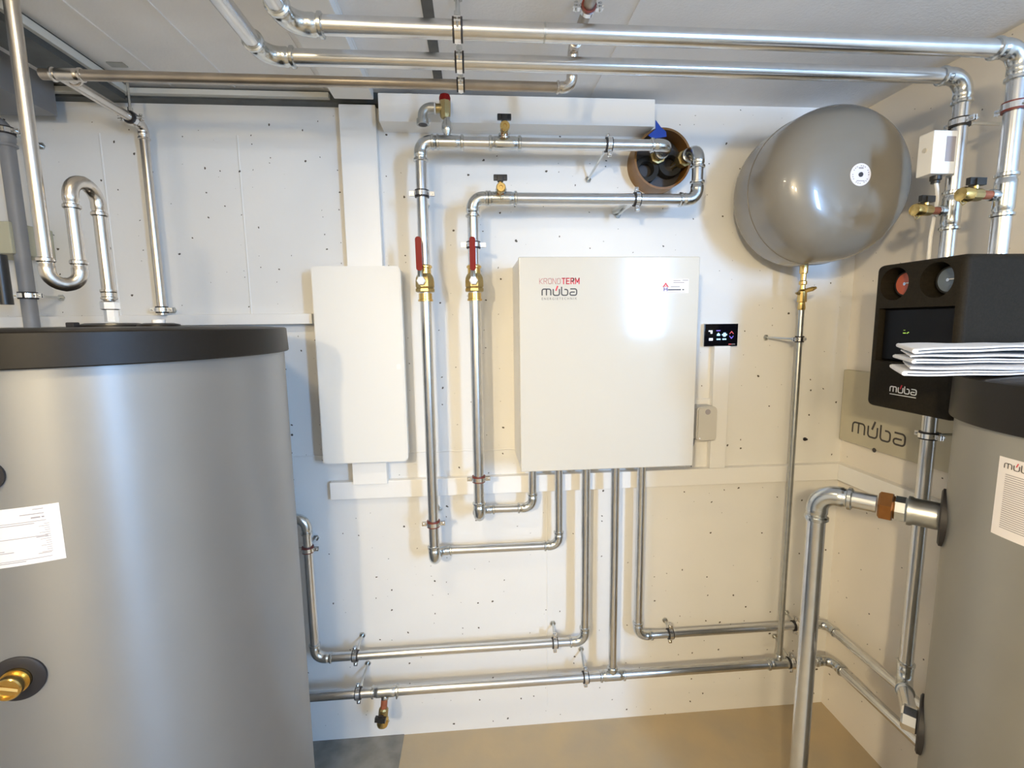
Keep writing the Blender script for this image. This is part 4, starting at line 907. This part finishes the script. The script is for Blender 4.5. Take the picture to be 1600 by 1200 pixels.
# ------------------------------------------------------------------ fill / drain taps
def tap(label, base, d, hdir, L_=0.05, scale=1.0, face=None, loop=True, across=False):
    """base: tee stub end, d: outward direction, hdir: direction of black handle"""
    base = Vector(base); d = Vector(d).normalized(); hdir = Vector(hdir); hdir = (hdir - d * hdir.dot(d)).normalized(); s = scale
    t = thing('drain_tap', label, 'valve', base)
    MB().lathe(base, d, [(-0.004, .008 * s), (.002, .0085 * s), (.024 * s, .0085 * s)], 16).build('nipple', 'rust', t)
    MB().lathe(base, d, [(.022 * s, .0095 * s), (.026 * s, .0125 * s), (.044 * s, .0125 * s), (.048 * s, .010 * s)], 10).build('body', 'brassd', t, smooth=25)
    MB().lathe(base, d, [(.046 * s, .010 * s), (.050 * s, .0145 * s), (.064 * s, .0150 * s), (.070 * s, .013 * s), (.072 * s, .006 * s)], 20).build('end_cap', 'brass', t)
    hb = base + d * .036 * s
    MB().lathe(hb, hdir, [(.008 * s, .005 * s), (.020 * s, .005 * s)], 10).build('stem', 'brass', t)
    hc = hb + hdir * .024 * s; sd_ = d.cross(hdir).normalized()
    mb = MB(); vs = []
    def blk(a, b, c_, off):
        vs = [hc + d * i * a + sd_ * j * b + hdir * (k * c_ + off) for (i, j, k) in ((-1, -1, -1), (1, -1, -1), (1, 1, -1), (-1, 1, -1), (-1, -1, 1), (1, -1, 1), (1, 1, 1), (-1, 1, 1))]
        mb.add(vs, [(0, 3, 2, 1), (4, 5, 6, 7), (0, 1, 5, 4), (1, 2, 6, 5), (2, 3, 7, 6), (3, 0, 4, 7)])
    if across: blk(.006 * s, .0135 * s, .005 * s, 0.002); blk(.0085 * s, .006 * s, .0045 * s, 0)
    else: blk(.019 * s, .0045 * s, .007 * s, 0.002); blk(.008 * s, .0085 * s, .0065 * s, 0)
    mb.build('handle', 'black', t, smooth=0)
    if loop:
        e = base + d * .068 * s; g = Vector((0, 0, -1)) if abs(d.z) < .8 else Vector((1, 0, 0.3))
        MB().sweep([e, e + g * .014 + d * .002, e + g * .024 - d * .006, e + g * .018 - d * .016, e + g * .006 - d * .016], .0012, 6).build('cap_strap', 'brassd', t)
    return t
def tap2(label, X, Zp, zface, ztop):
    """tap seen end-on: rises from the tee, then points at the viewer"""
    t = thing('fill_tap', label, 'valve', (X, YF, Zp + 0.02))
    zc = zface
    MB().sweep([(X, YF - .006, Zp + .016), (X, YF - .014, Zp + .030), (X, YF - .022, zc - .012)], [.008, .009, .010], 14).build('neck', 'bronze', t)
    MB().lathe((X, YF - .014, zc), (0, -1, 0), [(0, .010), (.004, .0125), (.020, .0125), (.022, .0105), (.030, .0105)], 10).build('body', 'brassd', t, smooth=25)
    MB().lathe((X, YF - .042, zc), (0, -1, 0), [(0, .013), (.003, .0145), (.012, .0145), (.014, .012), (.014, .006), (.011, .005), (.011, 0.0)], 20).build('end_cap', 'brass', t)
    MB().lathe((X, YF - .026, zc + .008), (0, 0, 1), [(0, .005), (.014, .005)], 10).build('stem', 'brass', t)
    zh = ztop - .012
    MB().box(X - .021, X + .021, YF - .033, YF - .021, zh - .006, zh + .011, .002).box(X - .009, X + .009, YF - .036, YF - .018, zh - .010, zh + .009, .002).build('handle', 'black', t)
    MB().sweep([(X + .002, YF - .055, zc - .010), (X - .004, YF - .056, zc - .024), (X, YF - .055, zc - .038), (X + .006, YF - .050, zc - .030)], .0012, 6).build('cap_strap', 'brassd', t)
tap2('brass filling tap with black handle on the upper sleeve pipe', T1 - 0.003, ZA, pz(783, 197, YF - .05), pz(783, 177, YF - .03))
tap2('brass filling tap with black handle on the lower sleeve pipe', T2 - 0.003, ZB, pz(782, 293, YF - .05), pz(781, 272, YF - .03))
tap('brass drain tap hanging from the lowest pipe near the left tank', (XD2 - .002, YL - .010, ZF - .022), (-0.10, -0.12, -1), (-0.12, -1, 0.1), scale=1.35, across=True)
tap('left brass tap with black handle beside the expansion vessel, pointing left', (XP - .036, Y2, ZT2), (-1, -0.12, 0), (0, 0, 1), scale=1.1)
tap('right brass tap with black handle above the pump station, nearest the frame edge', (XP - .036, Y1, ZT1), (-1, -0.05, 0), (0, 0, 1), scale=1.15)

# sensor box strapped to the pipe
sb0 = atx(1477, 250, XP - 0.03)
sxz1 = atx(1480, 208, XP - .03).z; sxz0 = atx(1478, 274, XP - .03).z
sb = thing('contact_thermostat', 'white sensor box strapped to the pipe above the left brass tap', 'thermostat', (XP - 0.04, Y2, sxz0))
ybx = atx(1484, 240, XP - .03).y
MB().box(XP - 0.085, XP - 0.0185, Y2 - 0.018, Y2 + 0.026, sxz0, sxz1, 0.004).build('housing', 'trunk', sb)
MB().box(XP - 0.05, XP - 0.025, Y2 - 0.0186, Y2 - 0.018, sxz0 + 0.03, sxz1 - 0.015).build('type_plate', 'ink', sb, smooth=0)
MB().lathe((XP - 0.086, Y2 + 0.004, (sxz0 + sxz1) / 2 + .01), (-1, 0, 0), [(-0.002, 0.006), (0.001, 0.006)], 16).build('dial', 'enamel', sb)
MB().lathe((XP - 0.050, Y2 + 0.002, sxz0 + 0.002), (0, 0, -1), [(0, .013), (.012, .013), (.014, .010), (.020, .010)], 12).build('cable_gland', 'black', sb)
MB().sweep([(XP - 0.050, Y2 + 0.002, sxz0 - 0.012), (XP - 0.044, Y2 + 0.002, sxz0 - 0.03), (XP - 0.030, Y2 + 0.012, sxz0 - 0.055), (XP - 0.026, Y2 + .025, sxz0 - .15), (XP - .02, Y2 + .03, st_top - .005)], 0.0045, 10).build('wire', 'trunk', sb)

# ------------------------------------------------------------------ wall sleeve
sl = thing('wall_sleeve', 'round brown plastic sleeve in the wall where the two pipes leave', 'sleeve', (HX, 0, HZ))
RS = 0.098
MB().lathe((HX, 0.0, HZ), (0, -1, 0), [(-0.0, RS), (0.075, RS), (0.075, RS - .007), (0.0, RS - .007)], 64, caps=False).build('tube', 'orange', sl)
MB().lathe((HX, -0.001, HZ), (0, -1, 0), [(0, RS - .0075), (0.012, RS - .0075)], 48).build('inner_seal', 'inkd', sl)
for (ox, oz) in ((-0.045, -0.025), (0.038, -0.005)):
    MB().lathe((HX + ox, -0.012, HZ + oz), (0, -1, 0), [(0, .044), (.035, .042), (.035, .026), (0.015, .022)], 24, caps=False).build('pipe_insulation', 'foam', sl)
ug = at(1052, 268, -0.07)
pa_ = Vector((eA - 0.005, -0.012, ZA)); pb_ = Vector((px(1062, 253, -0.05), -0.012, pz(1062, 253, -0.05))); pb2 = Vector((XE, YF, pz(1092, 232, YF)))
for (p_, d_, h0) in ((pa_, Vector((0, -1, 0)), 0.036), (pb_, (pb2 - pb_).normalized(), 0.046)):
    MB().lathe(p_, d_, [(0.0, .0185), (h0 - .012, .0185), (h0 - .012, .023), (h0, .023), (h0 + .002, .027), (h0 + .018, .027), (h0 + .020, .021), (h0 + .034, .021)], 8).build('union_nut', 'brassd', sl, smooth=20)
bt = at(1024, 214, -0.082)
bo = [(px(a_, b_, -0.082) - bt.x, pz(a_, b_, -0.082) - bt.z) for a_, b_ in ((1012, 212), (1020, 217), (1041, 214), (1040, 206), (1032, 199), (1024, 188), (1024, 202))]
MB().slab((bt.x, -0.082, bt.z), (1, 0, 0), (0, 0, 1), bo[::1], 0.003).build('tape', 'blue', sl, smooth=0)
sl.children[-1]['label'] = 'scrap of blue tape on the sleeve' if sl.children else ''
# loose old bracket end under the lower sleeve pipe
ob = at(968, 328, -0.02)
tag(MB().sweep([(ob.x - .018, -0.004, ob.z - .002), (ob.x - .004, -0.02, ob.z), (ob.x + .010, -0.05, ob.z + .010), (ob.x + .022, -0.09, ob.z + .016)], [.010, .011, .008, .006], 8).build('wall_anchor', 'zincm'), 'short grey anchor stub in the wall under the lower sleeve pipe', 'anchor')
for (x_, y_, l_) in ((688, 795, 'small grey wall anchor right of the leftmost drop pipe foot'), (1257, 686, 'small dark plugged hole on the wall right of the thin vessel pipe')):
    g_ = at(x_, y_, 0); tag(MB().lathe((g_.x, 0, g_.z), (0.1, -1, 0.1), [(0, .007), (.004, .007), (.004, .004), (.012, .004)], 10).build('wall_plug', 'zincm' if x_ < 900 else 'rubber'), l_, 'plug')

# ------------------------------------------------------------------ left edge pipes and box
gx = (px(10, 200, -0.12) + px(42, 470, -0.12)) / 2
gt = pipe_run('wall_pipe', 'thick grey painted pipe at the left frame edge behind the siphon', [(gx - .3, -0.12, pz(8, 190, -.12)), (gx, -0.12, pz(8, 190, -.12)), (gx, -0.12, 1.50)], 0.019, mat_='greyp', fmat='greyp')
clamp('upper dull clamp on the grey pipe at the left frame edge', (gx, -0.12, pz(8, 205, -.12)), (0, 0, 1), 0.019, W, 0.12)
clamp('lower dull clamp on the grey pipe, just above the left tank lid', (gx, -0.12, pz(42, 462, -.12)), (0, 0, 1), 0.019, W, 0.12)
bx = at(2, 370, -0.15)
tag(MB().box(bx.x - .15, at(16, 370, -.15).x, -0.15, -0.0, pz(5, 396, -.15), pz(5, 345, -.15), .004).build('junction_box', 'beige'), 'beige junction box cut by the left frame edge', 'box')
tag(MB().sweep([(at(2, 430, -.2).x, -.2, pz(3, 398, -.2)), (at(2, 430, -.2).x, -.2, pz(3, 476, -.2))], .018, 16).build('insulated_pipe', 'black'), 'short black insulated pipe below the beige box at the left edge', 'pipe')
cr = atz(183, 100, CZ)
tag(MB().box(cr.x - .022, cr.x + .022, cr.y - .012, cr.y + .012, CZ - .004, CZ, .001).build('ceiling_plate', 'zincm'), 'small dark steel plate on the ceiling above the thin pipe bend', 'plate')
cp = atz(716, 3, CZ)
tag(MB().box(XH - .022, XH + .022, Y1 - .03, Y1 + .03, CZ - .006, CZ, .001).build('ceiling_plate', 'zincm'), 'steel ceiling plate above the row of three hanging clamps', 'plate')

# ------------------------------------------------------------------ papers on the right tank
pl_z = rz1 + 0.0085
def sheet(name, label, P0, P1_, P2_, z, th, curl, seedv, fold=True):
    """folded booklet: P0 = left front tip direction; plane rectangle with wavy edge"""
    random.seed(seedv)
    o = Vector(P0); ex = Vector(P1_) - o; ey = Vector(P2_) - o; nx, ny = 18, 4; vs = []; fs = []
    t = thing(name, label, 'paper', (o.x, o.y, z), 'papers stacked on the right tank')
    del t['group']
    ph = random.uniform(0, 6)
    def layer(z0_, th_, cu):
        vs = []
        for i in range(nx + 1):
            for j in range(ny + 1):
                u_ = i / nx; v_ = j / ny; p = o + ex * u_ + ey * v_
                zz_ = z0_ + 0.0016 * math.sin(ph + 5 * u_ + 2 * v_) + cu * (1 - u_) ** 2 * (0.6 + .4 * v_) + 0.0008 * math.sin(17 * u_ + ph)
                vs.append((p.x, p.y, zz_))
        n_ = len(vs); vs += [(a, b, c + th_) for a, b, c in vs]
        def I(i, j): return i * (ny + 1) + j
        fs = []
        for i in range(nx):
            for j in range(ny):
                fs.append((I(i, j), I(i + 1, j), I(i + 1, j + 1), I(i, j + 1))); fs.append(tuple(q + n_ for q in (I(i, j), I(i, j + 1), I(i + 1, j + 1), I(i + 1, j))))
        for i in range(nx):
            for j in (0, ny): fs.append((I(i, j), I(i + 1, j), I(i + 1, j) + n_, I(i, j) + n_))
        for j in range(ny):
            for i in (0, nx): fs.append((I(i, j), I(i, j + 1), I(i, j + 1) + n_, I(i, j) + n_))
        return MB().add(vs, fs)
    layer(z, th * 0.35, curl).build('lower_leaf', 'paper', t)
    layer(z + th * 0.62, th * 0.35, curl * 0.5).build('upper_leaf', 'paper', t)
    # folded spine at the left end
    pts = [];
    for j in range(ny + 1):
        v_ = j / ny; p = o + ey * v_; pts.append((p.x, p.y, z + th * 0.5 + curl * (0.6 + .4 * v_) * .8 + 0.0016 * math.sin(ph + 2 * v_)))
    MB().sweep(pts, th * 0.5, 8).build('fold', 'paper', t)
    return t
# front-left tips derived on the lid height; the stack overhangs the lid towards the pipes
def tip(x_, y_, z_): return atz(x_, y_, z_)
heights = [0.0, 0.011, 0.021, 0.031, 0.041]
tips = [(1414, 577), (1424, 572), (1428, 566), (1424, 556), (1430, 549)]
labs = ['lowest folded white document in the pile on the right tank', 'second folded document from the bottom of the pile on the right tank', 'middle folded document of the pile on the right tank', 'second folded document from the top of the pile, end curled open', 'topmost white document of the pile on the right tank']
tipz = pl_z
rr_ = random.Random(4)
for i, (h_, (tx_, ty_), lb2) in enumerate(zip(heights, tips, labs)):
    q_ = atd(tx_, ty_, 0.885 + 0.003 * i); z_ = pl_z + h_
    an = math.radians((-1, -6, 3, -4, 1)[i]); fx = Vector((math.cos(an), math.sin(an), 0)); fl = Vector((math.sin(an) * -1 + 0.75, math.cos(an), 0)).normalized()
    q0_ = Vector((q_.x, q_.y, 0)); th_ = (0.0085, 0.004, 0.0075, 0.0035, 0.0095)[i]
    sheet('document', lb2, q0_, q0_ + fx * 0.42, q0_ + fl * 0.20, z_, th_, (0.0, 0.002, -0.001, 0.004, 0.0)[i], 11 + i)
# upturned corner at the far end of the top sheet
ZE_ = 0

# hidden ceiling lamp fixtures (behind the viewpoint)
lm = thing('ceiling_lamp', 'small round ceiling lamp above the left side of the room', 'lamp', (-0.45, -1.25, CZ))
MB().lathe((-0.45, -1.25, CZ), (0, 0, -1), [(0, .09), (.03, .085), (.034, .06)], 32).build('housing', 'frame', lm)
lm2 = thing('pendant_lamp', 'round pendant lamp behind the viewpoint on the left', 'lamp', (-0.30, -3.15, CZ))
MB().lathe((-0.30, -3.15, CZ), (0, 0, -1), [(0, .04), (.02, .04), (.022, .008), (.09, .008), (.095, .03), (.1, .03)], 24).build('cord_and_cup', 'frame', lm2)
